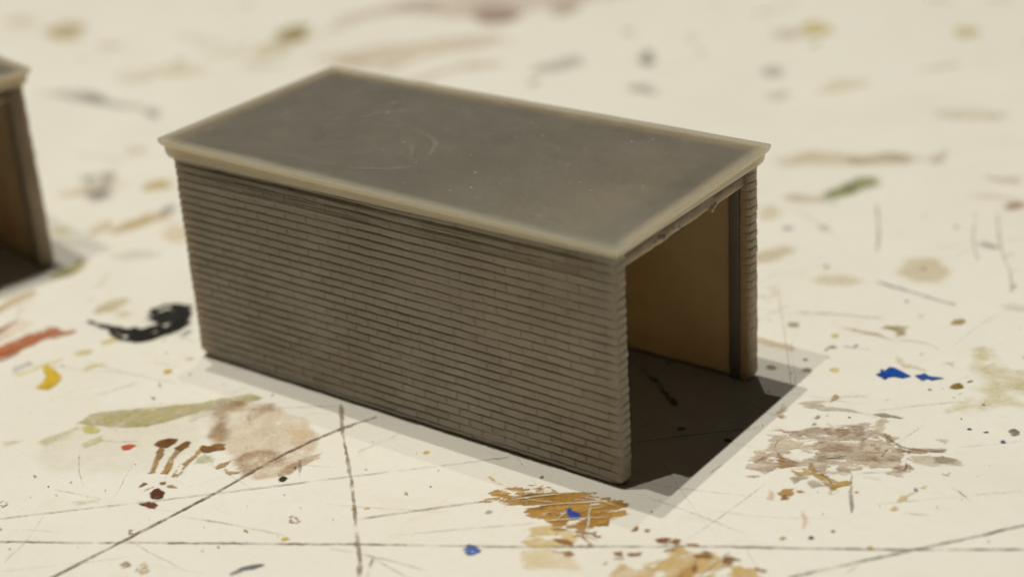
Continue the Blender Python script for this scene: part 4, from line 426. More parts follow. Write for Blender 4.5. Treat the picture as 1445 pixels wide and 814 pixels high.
LINES=[
('cut_line','long dark diagonal knife cut in the table',[(-4.06,-4.43),(-3.91,-3.37),(-3.76,-2.32),(-3.7,-1.49),(-3.6,-0.89),(-3.49,-0.53),(-3.29,-0.07)],0.04,(0.199,0.128,0.078),0.9,0.1),
('cut_line','long straight cut line along the front of the table',[(-5.11,-4.19),(-3.4,-3.2),(-1.93,-2.34),(-0.53,-1.56),(0.45,-0.96),(1.42,-0.39),(2.03,-0.06),(3.11,0.56),(3.98,1.09)],0.027,(0.22,0.17,0.127),0.88,0.2),
('cut_line','wavering dark cut line running towards the garage',[(-3.89,-0.07),(-3.53,-0.44),(-3.21,-0.77),(-2.79,-1.18),(-2.32,-1.66),(-1.89,-2.12),(-1.56,-2.45),(-1.34,-2.75)],0.052,(0.293,0.226,0.158),0.82,0.4),
('pencil_line',None,[(-5.43,-3.88),(-4.38,-2.88),(-3.77,-2.31),(-2.78,-1.35),(-2.12,-0.7),(-1.43,-0.03)],0.018,(0.192,0.17,0.151),0.85,0.3),
('pencil_line',None,[(-3.76,-2.81),(-3.13,-2.64),(-2.5,-2.51)],0.016,(0.339,0.31,0.289),0.7,0.35),
('pencil_line',None,[(-1.99,-2.45),(-1.39,-2.31),(-0.85,-2.25)],0.018,(0.339,0.31,0.289),0.7,0.3),
('pencil_line',None,[(-2.12,-1.93),(-1.64,-1.42),(-1.11,-0.89)],0.018,(0.268,0.226,0.184),0.75,0.35),
('pencil_line',None,[(-1.61,-1.98),(-1.09,-1.53),(-0.42,-0.98)],0.016,(0.41,0.358,0.299),0.65,0.35),
('pencil_line',None,[(-1.48,-2.34),(-1.4,-2.5),(-1.28,-2.68)],0.04,(0.311,0.25,0.184),0.7,0.3),
('pencil_line','straight dark pencil line at the lower right',[(2.2,-0.55),(2.63,-0.02),(3.09,0.59),(3.48,1.07),(3.81,1.51)],0.03,(0.178,0.151,0.127),0.92,0.1),
('pencil_line','short grey pencil stroke behind the blue smear',[(0.05,5.98),(0.63,5.89),(1.05,5.81),(1.24,5.83)],0.045,(0.268,0.242,0.222),0.8,0.1),
('pencil_line',None,[(-0.45,4.65),(0.05,4.86),(0.65,5.04)],0.03,(0.443,0.389,0.327),0.7,0.2),
('pencil_line',None,[(1.52,2.87),(1.91,3.24),(2.33,3.6)],0.016,(0.443,0.41,0.358),0.7,0.3),
('pencil_line',None,[(1.89,1.52),(2.02,1.23),(2.25,0.8)],0.04,(0.311,0.275,0.222),0.75,0.3),
('pencil_line',None,[(-1.04,5.31),(-0.37,4.26),(0.12,3.45),(0.51,2.8)],0.02,(0.564,0.514,0.446),0.6,0.3),
('pencil_line',None,[(2.81,1.83),(2.99,1.74),(3.2,1.62)],0.018,(0.41,0.368,0.318),0.7,0.3),
('pencil_line',None,[(2.35,1.07),(2.84,1.5),(3.55,2.1)],0.014,(0.564,0.514,0.434),0.6,0.4),
('pencil_line',None,[(2.59,2.53),(3.18,3.06)],0.014,(0.564,0.514,0.434),0.6,0.4),
('pencil_line',None,[(-0.29,4.53),(-0.02,3.79),(0.56,2.83)],0.016,(0.59,0.539,0.47),0.5,0.4),
('pencil_line',None,[(-4.61,-4.51),(-4.07,-4.04),(-3.5,-3.51)],0.014,(0.526,0.49,0.446),0.6,0.4),
('pencil_line',None,[(-6.63,-1.45),(-6.39,-0.89)],0.016,(0.41,0.378,0.347),0.7,0.3),
('pencil_line',None,[(-4.31,-2.94),(-3.82,-2.74)],0.014,(0.526,0.49,0.446),0.5,0.4),
('pencil_line',None,[(-4.69,-4.4),(-4.83,-3.95),(-5.09,-3.5)],0.016,(0.63,0.578,0.434),0.6,0.3),
('pencil_line',None,[(-5.42,-3.16),(-4.79,-3.01),(-4.47,-2.95)],0.014,(0.526,0.502,0.47),0.55,0.4),
('pencil_line',None,[(-4.54,-3.14),(-4.8,-2.67),(-5.05,-2.24)],0.012,(0.63,0.605,0.559),0.5,0.4),
('pencil_line',None,[(-3.18,-1.58),(-3.37,-1.35),(-3.45,-1.27)],0.045,(0.311,0.242,0.171),0.8,0.2),
('pencil_line',None,[(-4.15,-2.41),(-3.48,-1.15)],0.01,(0.623,0.578,0.52),0.5,0.5),
('pencil_line',None,[(-0.48,0.84),(-0.06,1.26),(0.53,1.81),(0.6,1.92)],0.016,(0.104,0.084,0.07),0.8,0.3),
('pencil_line',None,[(-1.07,8.39),(-0.68,7.62),(-0.3,6.78)],0.06,(0.526,0.49,0.434),0.6,0.1),
('pencil_line',None,[(0.27,8.7),(0.62,7.77),(0.95,7.16)],0.05,(0.59,0.552,0.494),0.5,0.1),
('pencil_line',None,[(0.53,8.83),(1.04,7.72),(1.43,7.04),(1.7,6.45)],0.05,(0.564,0.527,0.47),0.5,0.1),
('pencil_line',None,[(-7.09,-1.71),(-6.88,-1.34),(-6.53,-0.97)],0.012,(0.59,0.552,0.507),0.5,0.4),
('pencil_line',None,[(-7.72,-0.1),(-7.37,0.57)],0.02,(0.564,0.527,0.47),0.4,0.4),
('pencil_line',None,[(-1.97,-2.84),(-1.62,-1.8),(-1.49,-1.01)],0.01,(0.623,0.578,0.52),0.45,0.5),
('pencil_line',None,[(-2.0,0.45),(-0.79,-0.43),(0.0,-1.06)],0.01,(0.658,0.605,0.546),0.4,0.5),
('pencil_line',None,[(-2.99,-0.86),(-2.81,-0.21)],0.012,(0.41,0.358,0.299),0.6,0.4),
('scratch_line',None,[(-0.92,-0.79),(-0.77,-0.63),(-0.62,-0.49),(-0.46,-0.36)],0.022,(0.746,0.704,0.586),0.95,0.1),
('scratch_line',None,[(-0.66,-0.78),(-0.42,-0.57),(-0.21,-0.41),(-0.01,-0.24)],0.024,(0.746,0.704,0.586),0.95,0.1),
('scratch_line',None,[(-0.39,-0.94),(-0.13,-0.73),(0.17,-0.52)],0.02,(0.746,0.704,0.586),0.9,0.1),
('scratch_line',None,[(-0.14,-0.41),(-0.02,-0.62),(0.11,-0.84)],0.03,(0.746,0.704,0.586),0.9,0.1),
('scratch_line',None,[(-0.19,-0.95),(-0.03,-0.92),(0.1,-0.87)],0.018,(0.746,0.704,0.586),0.9,0.1),
('scratch_line',None,[(-0.3,-0.91),(-0.27,-0.76),(-0.3,-0.59)],0.014,(0.746,0.704,0.586),0.8,0.1),
('scratch_line',None,[(-0.91,-0.71),(-0.61,-0.63),(-0.38,-0.52)],0.012,(0.746,0.704,0.586),0.7,0.1),
('scratch_line',None,[(-0.33,-0.34),(-0.12,-0.29),(0.13,-0.31)],0.013,(0.746,0.704,0.586),0.8,0.1),
('scratch_line',None,[(-0.19,-0.64),(-0.09,-0.47),(0.03,-0.37)],0.014,(0.746,0.704,0.586),0.8,0.1),
('scratch_line',None,[(0.09,-0.92),(0.32,-0.95)],0.02,(0.746,0.704,0.586),0.9,0.1),
('scratch_line',None,[(-0.47,-0.82),(-0.36,-0.71)],0.012,(0.746,0.704,0.586),0.7,0.1),
('scratch_line',None,[(-0.01,-0.54),(0.11,-0.4)],0.012,(0.746,0.704,0.586),0.7,0.1),
('scratch_line',None,[(0.89,-0.67),(0.92,-0.57),(0.95,-0.47)],0.02,(0.746,0.704,0.586),0.95,0.1),
('scratch_line',None,[(1.47,-0.96),(1.49,-0.7),(1.53,-0.41)],0.026,(0.746,0.704,0.586),0.85,0.1),
('scratch_line',None,[(1.04,-1.0),(1.05,-0.8)],0.02,(0.746,0.704,0.586),0.7,0.1),
('scratch_line',None,[(1.54,-0.95),(1.57,-0.74),(1.64,-0.53)],0.018,(0.746,0.704,0.586),0.8,0.1),
('scratch_line',None,[(1.28,-1.18),(1.31,-0.92),(1.29,-0.71)],0.016,(0.746,0.704,0.586),0.7,0.1),
('paint_wisp',None,[(0.96,1.97),(1.04,2.07),(1.09,2.18),(1.19,2.21)],0.018,(0.192,0.117,0.058),0.8,0.25),
('paint_wisp',None,[(1.04,1.87),(1.09,2.03),(1.14,2.15)],0.014,(0.192,0.117,0.058),0.7,0.25),
('paint_wisp',None,[(1.22,2.27),(1.33,2.36),(1.46,2.37)],0.014,(0.192,0.117,0.058),0.6,0.25),
('paint_wisp',None,[(1.56,2.17),(1.62,2.3),(1.73,2.38),(1.95,2.38)],0.016,(0.192,0.117,0.058),0.7,0.25),
('paint_wisp',None,[(1.64,1.73),(1.77,1.89),(1.92,1.93),(2.03,1.86)],0.016,(0.192,0.117,0.058),0.7,0.25),
('paint_wisp',None,[(1.74,1.73),(2.01,1.88),(2.28,2.01)],0.012,(0.192,0.117,0.058),0.6,0.25),
('paint_wisp',None,[(2.2,1.86),(2.28,1.81),(2.37,1.82),(2.27,2.04)],0.018,(0.192,0.117,0.058),0.75,0.25),
('paint_wisp',None,[(1.45,1.42),(1.6,1.33),(1.71,1.32),(1.88,1.14)],0.018,(0.192,0.117,0.058),0.75,0.25),
('paint_wisp',None,[(1.29,1.24),(1.38,1.34),(1.45,1.4)],0.014,(0.192,0.117,0.058),0.7,0.25),
('paint_wisp',None,[(0.9,1.18),(0.95,1.31),(0.97,1.46)],0.018,(0.192,0.117,0.058),0.7,0.25),
('paint_wisp',None,[(0.95,1.54),(0.89,1.76),(0.95,1.86)],0.014,(0.192,0.117,0.058),0.6,0.25),
('paint_wisp',None,[(1.93,1.47),(2.11,1.53),(2.25,1.54)],0.012,(0.192,0.117,0.058),0.7,0.25),
('paint_wisp',None,[(1.3,1.81),(1.33,1.92),(1.4,1.97)],0.016,(0.192,0.117,0.058),0.7,0.25),
('paint_wisp',None,[(2.17,2.13),(2.16,2.26),(2.11,2.31)],0.014,(0.192,0.117,0.058),0.7,0.25),
('paint_wisp',None,[(1.12,1.84),(1.22,1.93),(1.34,2.04)],0.018,(0.192,0.117,0.058),0.7,0.25),
('paint_wisp',None,[(1.0,1.06),(1.08,1.13),(1.27,1.28)],0.012,(0.192,0.117,0.058),0.6,0.25),
('paint_wisp',None,[(1.32,2.18),(1.39,2.3),(1.53,2.31)],0.012,(0.192,0.117,0.058),0.6,0.25),
('paint_wisp',None,[(1.88,1.67),(1.98,1.74),(2.07,1.76)],0.016,(0.192,0.117,0.058),0.7,0.25),
('paint_wisp',None,[(1.41,1.11),(1.46,1.07),(1.48,1.01)],0.012,(0.192,0.117,0.058),0.6,0.25),
('paint_wisp',None,[(1.56,1.11),(1.63,1.06),(1.75,1.1)],0.014,(0.192,0.117,0.058),0.6,0.25),
('paint_wisp',None,[(1.72,1.16),(1.85,1.13),(1.89,1.22)],0.014,(0.192,0.117,0.058),0.7,0.25),
('paint_wisp',None,[(1.56,2.1),(1.62,2.21),(1.72,2.21)],0.01,(0.192,0.117,0.058),0.5,0.25),
('paint_wisp',None,[(1.47,1.79),(1.56,1.88),(1.68,1.93)],0.012,(0.192,0.117,0.058),0.5,0.25),
]


def poly_sd(px, py, poly):
    poly = np.array(poly); n = len(poly); d = np.full(px.shape, 1e9); ins = np.zeros(px.shape, bool)
    for i in range(n):
        a = poly[i]; b = poly[(i + 1) % n]; e = b - a
        wx = px - a[0]; wy = py - a[1]
        t = np.clip((wx * e[0] + wy * e[1]) / (e @ e + 1e-12), 0, 1)
        d = np.minimum(d, (wx - t * e[0]) ** 2 + (wy - t * e[1]) ** 2)
        c = (a[1] <= py) != (b[1] <= py)
        with np.errstate(divide='ignore', invalid='ignore'):
            xi = a[0] + (py - a[1]) / (e[1] if e[1] != 0 else 1e-12) * e[0]
        ins ^= c & (px < xi)
    d = np.sqrt(d)
    return np.where(ins, d, -d)

def grid_patch(name, X, Y, Zv, RGBA, keep, mat, label=None):
    ny, nx = X.shape
    ck = keep[:-1, :-1] | keep[1:, :-1] | keep[:-1, 1:] | keep[1:, 1:]
    iy, ix = np.nonzero(ck)
    if len(iy) == 0: return None
    base = iy * nx + ix
    F = np.stack([base, base + 1, base + 1 + nx, base + nx], 1)
    used, inv = np.unique(F, return_inverse=True)
    F = inv.reshape(F.shape)
    V = np.stack([X.ravel()[used], Y.ravel()[used], Zv.ravel()[used]], 1)
    o = mesh_obj(name, V, F, mat, TABLE)
    at = o.data.color_attributes.new('paint', 'FLOAT_COLOR', 'POINT')
    at.data.foreach_set('color', RGBA.reshape(-1, 4)[used].astype(np.float32).ravel())
    if label: o['label'] = label
    return o

def stain(i, spec):
    name, label, poly, c1, c2, op, amp, fr, fe, an, ai, hole, th, res = spec
    P = np.array(poly); ext = amp * 1.1 + .02
    size = min(np.ptp(P[:, 0]), np.ptp(P[:, 1]))
    amp = min(amp, .35 * size + .01); fe = min(fe, .3 * size)
    x0, y0 = P.min(0) - ext; x1, y1 = P.max(0) + ext
    X, Y = np.meshgrid(np.arange(x0, x1 + res, res), np.arange(y0, y1 + res, res))
    ca, sa = math.cos(an), math.sin(an)
    U = (X * ca + Y * sa) / ai; W = (-X * sa + Y * ca)
    sx = X + .5 * amp * fbm(X * fr * .6, Y * fr * .6, i + 50, 2); sy = Y + .5 * amp * fbm(X * fr * .6, Y * fr * .6, i + 90, 2)
    n1 = fbm(U * fr, W * fr, i, 5, .62)
    F = poly_sd(sx, sy, poly) + amp * (n1 + .28)
    n3 = fbm(U * fr * 1.6, W * fr * 1.6, i + 200, 5, .65)
    if hole > 0:
        F = np.minimum(F, (n3 + .62 - 1.5 * hole) * .35)
    a = sstep(0, fe, F)
    n2 = fbm(U * fr * .8, W * fr * .8, i + 300, 5, .65)
    k = np.clip(.5 + 1.1 * n2, 0, 1)[..., None]
    # a wash dries darker along its rim
    C = np.array(c1) * (1 - k) + np.array(c2) * k
    thin = np.clip((.90 if name == 'paint_smear' else .98 if name == 'paint_stain' else .80) + .75 * fbm(U * fr * 1.3, W * fr * 1.3, i + 400, 5, .7), .15, 1) if name in ('paint_wash', 'paint_stain', 'paint_smear') and th < .005 else 1
    if hole > 0 or name == 'paint_wash':
        rim = np.exp(-np.clip(F, 0, None) / (.022 + .3 * fe)) * np.clip(.5 + 1.2 * fbm(X * 3, Y * 3, i + 500, 3), 0, 1)
        C = C * (1 - (.30 if hole > 0 else .16) * rim)[..., None]
    A = op * a * thin
    RGBA = np.concatenate([C, A[..., None]], 2)
    Zv = .0015 + .00025 * (i % 40) + th * sstep(0, max(.06, th * 4), F) * (1 + .35 * n1)
    o = grid_patch(name, X, Y, Zv, RGBA, F > -fe * .2, M_GLOSS if th >= .005 else M_PAINT, label)
for i, s in enumerate(STAINS): stain(i, s)

def ribbon(i, spec, parent=None, z=None, mat=None):
    name, label, pts, wd, c, op, br = spec
    P = np.array(pts); seg = np.linalg.norm(np.diff(P, axis=0), axis=1); s = np.r_[0, np.cumsum(seg)]
    n = max(int(s[-1] / .02), 8); t = np.linspace(0, s[-1], n)
    # smooth the polyline a little
    x = np.interp(t, s, P[:, 0]); y = np.interp(t, s, P[:, 1])
    k = min(9, n // 4 * 2 + 1); ker = np.ones(k) / k
    xp = np.convolve(np.pad(x, k // 2, 'edge'), ker, 'valid')[:n]; yp = np.convolve(np.pad(y, k // 2, 'edge'), ker, 'valid')[:n]
    tx = np.gradient(xp); ty = np.gradient(yp); l = np.hypot(tx, ty) + 1e-9; nx_, ny_ = -ty / l, tx / l
    jit = .012 * fbm(t * 1.2, t * 0 + i, i, 4) + .006 * fbm(t * 14, t * 0 + i, i + 3, 2)
    w = wd * .38 * (1 + .75 * fbm(t * 5, t * 0 + 3.3, i + 9, 4))
    tip = np.minimum(1, np.minimum(t, s[-1] - t) / .12); w = w * (.35 + .65 * tip)
    al = np.clip(1.15 - 1.6 * np.clip(br + .9 * fbm(t * 3.5, t * 0 + 1.7, i + 21, 5, .7) , 0, 1), .05, 1) * op
    cols = np.linspace(-1, 1, 5); prof = np.array([0, .8, 1, .8, 0])
    V = np.zeros((n, 5, 3)); A = np.zeros((n, 5, 4))
    for j, q in enumerate(cols):
        e = 1 + .5 * fbm(t * 18, t * 0 + j * 3.1, i + 33, 2)
        V[:, j, 0] = xp + nx_ * (jit + q * w * 1.35 * e); V[:, j, 1] = yp + ny_ * (jit + q * w * 1.35 * e)
        V[:, j, 2] = (.0135 + .00015 * i) if z is None else z + warp(V[:, j, 0], V[:, j, 1])
        A[:, j, :3] = c; A[:, j, 3] = al * prof[j]
    idx = np.arange(n * 5).reshape(n, 5)
    F = np.stack([idx[:-1, :-1], idx[1:, :-1], idx[1:, 1:], idx[:-1, 1:]], -1).reshape(-1, 4)
    o = mesh_obj(name, V.reshape(-1, 3), F[:, ::-1], mat or M_PAINT, parent or TABLE)
    at = o.data.color_attributes.new('paint', 'FLOAT_COLOR', 'POINT')
    at.data.foreach_set('color', A.astype(np.float32).ravel())
    if label: o['label'] = label
    return o
for i, s in enumerate(LINES): ribbon(i, s)

def merged(name, verts, faces, cols, z, parent, kind=None, label=None):
    V = np.array(verts, float); o = mesh_obj(name, V, np.array(faces), M_PAINT, parent)
    at = o.data.color_attributes.new('paint', 'FLOAT_COLOR', 'POINT')
    at.data.foreach_set('color', np.array(cols, np.float32).ravel())
    if kind: o['kind'] = kind
    if label: o['label'] = label
    return o
def specks(n, box, rmin, rmax, palette, name, z, parent, seed, dome=0., avoid=None, elong=.35):
    r = random.Random(seed); V = []; F = []; C = []
    for q in range(n):
        x = r.uniform(box[0], box[1]); y = r.uniform(box[2], box[3])
        rad = rmin + (rmax - rmin) * r.random() ** 3
        c = r.choice(palette); al = r.uniform(.45, .95); ph = r.uniform(0, 6.28); el = 1 + r.random() * elong * 3
        b = len(V); m = 8
        V.append((x, y, z + rad * dome)); C.append((*c, al)); 
        for k in range(m):
            a = 2 * math.pi * k / m; rr = rad * r.uniform(.65, 1.25)
            u, v = rr * math.cos(a) * el, rr * math.sin(a)
            V.append((x + u * math.cos(ph) - v * math.sin(ph), y + u * math.sin(ph) + v * math.cos(ph), z)); C.append((*c, al * .7))
        for k in range(0, m, 2):
            F.append((b, b + 1 + k, b + 1 + (k + 1) % m, b + 1 + (k + 2) % m))
    if dome > .3: V = [(x, y, zz + float(warp(x, y))) for x, y, zz in V]
    return merged(name, V, F, C, z, parent, 'stuff')
DIRT = [(.20, .15, .09), (.30, .22, .13), (.12, .10, .08), (.42, .33, .20), (.40, .30, .10), (.25, .25, .22), (.5, .38, .12)]
specks(420, (-10, 5, -5.5, 9), .007, .026, DIRT, 'paint_specks', .0128, TABLE, 4, .1)
specks(160, (-30, 5, 5, 30), .03, .10, DIRT[3:], 'paint_specks', .0128, TABLE, 5)
def scratches(n, box, parent, seed, wd, name, z, cols, lmin, lmax, dirs):
    r = random.Random(seed); V = []; F = []; C = []
    for q in range(n):
        x = r.uniform(box[0], box[1]); y = r.uniform(box[2], box[3]); L = lmin + (lmax - lmin) * r.random() ** 2
        a = r.choice(dirs) + r.gauss(0, .12); bend = r.gauss(0, .25); m = max(6, int(L / .05)); c = r.choice(cols); al = r.uniform(.2, .6); w = wd * r.uniform(.6, 1.4)
        b = len(V)
        for k in range(m + 1):
            t = k / m; ta = a + bend * (t - .5); jx = r.gauss(0, .003); fade = al * min(1, 4 * t, 4 * (1 - t)) * r.uniform(.25, 1)
            for sgn in (-1, 1):
                V.append((x - sgn * w * math.sin(ta), y + sgn * w * math.cos(ta) + jx, z)); C.append((*c, fade))
            x += L / m * math.cos(ta); y += L / m * math.sin(ta)
        for k in range(m): F.append((b + 2 * k, b + 2 * k + 2, b + 2 * k + 3, b + 2 * k + 1))
    return merged(name, V, F, C, z, parent, 'stuff')
scratches(130, (-9, 4, -5, 8), TABLE, 11, .007, 'fine_scratches', .0131, [(.42, .37, .30), (.55, .48, .38), (.5, .36, .2), (.35, .33, .30)], .25, 2.2, [.35, .55, .2, -.6, 1.4, -.1])

# ------------------------------------------------------------------ garage
L, W, HW, T = 6.25, 2.95, 2.68, .21
CH = .10          # brick course
BL = .31          # brick length
def build_wall(parent):
    R = .075
    keys_o = [(-.13, T), (-.004, T), (0, 0), (-L, 0), (-L, W), (0, W), (-.004, W - T), (-.13, W - T)]
    # outer path, with rounded corners
    pts = []; inn = []
    I = .16
    keys_i = [(-.14, T - .045), (-.30, T - .05), (-.31, I), (-L + I, I), (-L + I, W - I), (-.31, W - I), (-.30, W - T + .05), (-.14, W - T + .045)]
    segs = []
    for k in range(len(keys_o) - 1):
        a = np.array(keys_o[k]); b = np.array(keys_o[k + 1]); ia = np.array(keys_i[k]); ib = np.array(keys_i[k + 1])
        l = np.linalg.norm(b - a); n = max(int(l / (.03 if k == 3 else .0105)), 5)
        for q in range(n):
            t = q / n; pts.append(a + (b - a) * t); inn.append(ia + (ib - ia) * t)
    pts.append(np.array(keys_o[-1])); inn.append(np.array(keys_i[-1]))
    pts = np.array(pts); inn = np.array(inn); n = len(pts)
    s = np.r_[0, np.cumsum(np.linalg.norm(np.diff(pts, axis=0), axis=1))]
    # rounded: smooth the outer path near corners
    sm = pts.copy()
    for it in range(22):
        q = sm.copy(); q[1:-1] = .25 * sm[:-2] + .5 * sm[1:-1] + .25 * sm[2:]; sm = q
    tg = np.gradient(sm, axis=0); tg /= np.linalg.norm(tg, axis=1)[:, None]
    nor = np.stack([-tg[:, 1], tg[:, 0]], 1)
    # outward: away from the middle
    nor = -nor
    for it in range(9):
        q = nor.copy(); q[1:-1] = .25 * nor[:-2] + .5 * nor[1:-1] + .25 * nor[2:]; nor = q
    nor /= np.linalg.norm(nor, axis=1)[:, None]
    chk = (sm[n // 2] + nor[n // 2] * .1)
    if chk[0] > -L: nor = -nor
    nz = 26 * 14 + 8
    z = np.linspace(0, HW, nz + 1)
    S, Zz = np.meshgrid(s, z)
    Zw = Zz + .012 * fbm(S * .45, Zz * .8, 3, 3) + .004 * fbm(S * 3, Zz * 3, 5, 3)
    ci = np.floor(Zw / CH); zf = Zw / CH - ci
    off = (ci % 2) * .5 + .06 * vnoise(ci * 3.7, ci * 0 + 2.2, 8) + .02 * fbm(S * .5, ci * 1.7, 18, 2)
    bu = (S - .17) / BL + off; bi = np.floor(bu); bf = bu - bi
    dz = np.minimum(zf, 1 - zf) * CH; ds = np.minimum(bf, 1 - bf) * BL
    def hsh(a, b, sd): return _val[_perm[(_perm[(a.astype(np.int64) + sd * 97) & 4095] + b.astype(np.int64)) & 4095]]
    amp_b = .0045
    arris0 = 1 - .7 * (np.exp(-((S - .34) / .10) ** 2) + np.exp(-((S.max() - S - .34) / .10) ** 2))
    H = amp_b * hsh(bi, ci, 1)                       # every brick sits a little differently
    H += .005 * hsh(bi, ci, 2) * (zf - .5)
    H += .008 * (.5 - zf) * arris0                           # lower edge stands proud
    lowd = zf * CH; upd = (1 - zf) * CH; wob = 1 + .3 * fbm(S * 6, ci * 3.1, 12, 3)
    gz = np.maximum(1 - sstep(.002, .010, lowd * wob), 1 - sstep(.004, .024, upd * wob))
    worn = np.clip(.75 + .8 * fbm(S * .9, Zz * 1.2, 22, 4), .3, 1.25)
    arris = 1 - .72 * (np.exp(-((S - .34) / .10) ** 2) + np.exp(-((s[-1] - S - .34) / .10) ** 2))
    H -= .0235 * gz * worn * arris
    gs = 1 - sstep(.004, .0135, ds * (1 + .3 * fbm(S * 5, Zz * 9, 13, 3)))
    H -= .0155 * gs * np.clip(.8 + .9 * fbm(S * .8, Zz, 31, 3), .15, 1.3)
    H += .0030 * fbm(S * 14, Zz * 14, 41, 4) + .0016 * fbm(S * 3, Zz * 60, 43, 2)
    # build-up of stray layers below the roof
    env = sstep(.45, 1.1, S) * (1 - sstep(5.6, 6.6, S)) * np.clip(.6 + 1.2 * fbm(S * .7, S * 0, 61, 3), .1, 1)
    zr = 2.375 + .012 * fbm(S * .6, S * 0 + 4, 62, 3)
    H += .020 * np.exp(-((Zz - zr) / .014) ** 2) * env
    H -= .012 * sstep(2.40, 2.43, Zz) * env
    H += .009 * np.sin(Zz * 2 * math.pi / .034) * sstep(2.41, 2.45, Zz) * env * np.clip(.5 + 1.5 * fbm(S * 1.5, Zz * 8, 63, 3), 0, 1)
    H -= .045 * np.exp(-((Zz - 2.585 - .01 * fbm(S * .5, S * 0 + 9, 64, 3)) / .016) ** 2) * env
    # foot is rounded under
    H -= .050 * (1 - sstep(0, .13, Zz)) ** 2
    corner = np.exp(-((S - .34) / .12) ** 2) + np.exp(-((S - .34 - L) / .12) ** 2)
    H -= .05 * corner * (1 - sstep(0, .16, Zz)) ** 2
    end = sstep(0, .14, S) * sstep(0, .14, s[-1] - S)
    H *= np.clip(.2 + end, 0, 1)
    # gentle bow of a resin print
    bow = .012 * fbm(S * .25, Zz * .3, 71, 2)
    H = H + bow * end
    O = np.zeros((nz + 1, n, 3))
    O[..., 0] = sm[None, :, 0] + nor[None, :, 0] * H; O[..., 1] = sm[None, :, 1] + nor[None, :, 1] * H; O[..., 2] = Zz + .003
    V = O.reshape(-1, 3)
    zi = np.linspace(0, HW, 9)
    In = np.zeros((9, n, 3)); In[..., 0] = inn[None, :, 0]; In[..., 1] = inn[None, :, 1]; In[..., 2] = zi[:, None] + .003
    nO = len(V); V = np.concatenate([V, In.reshape(-1, 3)])
    io = np.arange(nO).reshape(nz + 1, n); ii = nO + np.arange(9 * n).reshape(9, n)
    fl = lambda a, b, c, d: np.stack([a, b, c, d], -1).reshape(-1, 4)
    F = [fl(io[:-1, :-1], io[:-1, 1:], io[1:, 1:], io[1:, :-1]), fl(ii[:-1, 1:], ii[:-1, :-1], ii[1:, :-1], ii[1:, 1:]),
         fl(io[-1, :-1], io[-1, 1:], ii[-1, 1:], ii[-1, :-1]), fl(io[0, 1:], io[0, :-1], ii[0, :-1], ii[0, 1:])]
    # two end faces as ladders: split the coarse side against the fine side with fans made of quads
    F = np.concatenate(F)
    Fe = []
    st = nz // 8
    for e in (0, n - 1):
        for k in range(8):
            lo, hi = k * st, (k + 1) * st if k < 7 else nz
            Fe.append([ii[k, e]] + list(io[lo:hi + 1, e]) + [ii[k + 1, e]])
    Fe_poly = [tuple(int(v) for v in (f if j < 8 else f[::-1])) for j, f in enumerate(Fe)]
    me = bpy.data.meshes.new('brick_wall')
    me.from_pydata(V.tolist(), [], F.tolist() + Fe_poly)
    me.polygons.foreach_set('use_smooth', [True] * len(F) + [False] * len(Fe_poly))
    me.materials.append(M_WALL); me.update()
    import bmesh
    bm = bmesh.new(); bm.from_mesh(me); bmesh.ops.recalc_face_normals(bm, faces=bm.faces[:]); bm.to_mesh(me); bm.free()
    o = bpy.data.objects.new('brick_wall', me); COL.objects.link(o); o.parent = parent
    return o

def ring_sweep(name, prof, parent, mat, jitter=0.):
    # prof: (offset outward from the wall line, z) from the bottom centre upwards to the top; swept round the four sides
    V = []; F = []
    r = .042
    cor = [(-L, 0, -1, -1, 180), (0, 0, 1, -1, 270), (0, W, 1, 1, 0), (-L, W, -1, 1, 90)]
    for j, (o, z) in enumerate(prof):
        ring = []
        for k in range(4):
            cx, cy, sx, sy, a0 = cor[k]
            cx += sx * (o - r); cy += sy * (o - r)
            for q in range(9):
                a = math.radians(a0 + 90 * q / 8); ring.append((cx + r * math.cos(a), cy + r * math.sin(a)))
            a = np.array(ring[-1]); k2 = cor[(k + 1) % 4]; a2 = math.radians(k2[4])
            b = np.array((k2[0] + k2[2] * (o - r) + r * math.cos(a2), k2[1] + k2[3] * (o - r) + r * math.sin(a2)))
            for t in np.linspace(0, 1, 60 if k % 2 == 0 else 30)[1:-1]: ring.append(tuple(a + (b - a) * t))
        ring = np.array(ring); n = len(ring)
        wob = jitter * fbm(ring[:, 0] * 2 + j * .3, ring[:, 1] * 2, 5 + j, 3)
        V.append(np.stack([ring[:, 0], ring[:, 1], np.full(n, z) + wob + warp(ring[:, 0], ring[:, 1]) * np.clip((z - 2.664) / .14, 0, 1) + sag(ring[:, 0], ring[:, 1]) * np.clip((2.80 - z) / .10, 0, 1)], 1))
    V = np.concatenate(V); m = len(prof)
    idx = np.arange(m * n).reshape(m, n); nx = np.roll(idx, -1, 1)
    F = np.stack([idx[:-1], nx[:-1], nx[1:], idx[1:]], -1).reshape(-1, 4).tolist()
    F.append(idx[0][::-1].tolist())
    # the top: a grid-like strip fill from the last ring, fanned round a centre ridge
    c = []
    last = V[-n:]
    ctr = len(V); rid = 40
    rx = np.linspace(-L + 1.3, -1.3, rid); ry = np.full(rid, W / 2)
    V = np.concatenate([V, np.stack([rx, ry, 2.8684 + warp(rx, ry)], 1)])
    near = np.array([int(np.argmin((rx - p[0]) ** 2)) for p in last])
    for a in range(n):
        b = (a + 1) % n
        if near[a] == near[b]: F.append([idx[-1][a], idx[-1][b], ctr + near[a]])
        else: F.append([idx[-1][a], idx[-1][b], ctr + near[b], ctr + near[a]])
    F = [[int(v) for v in f] for f in F]
    o = mesh_obj(name, V.tolist(), F, mat, parent)
    return o

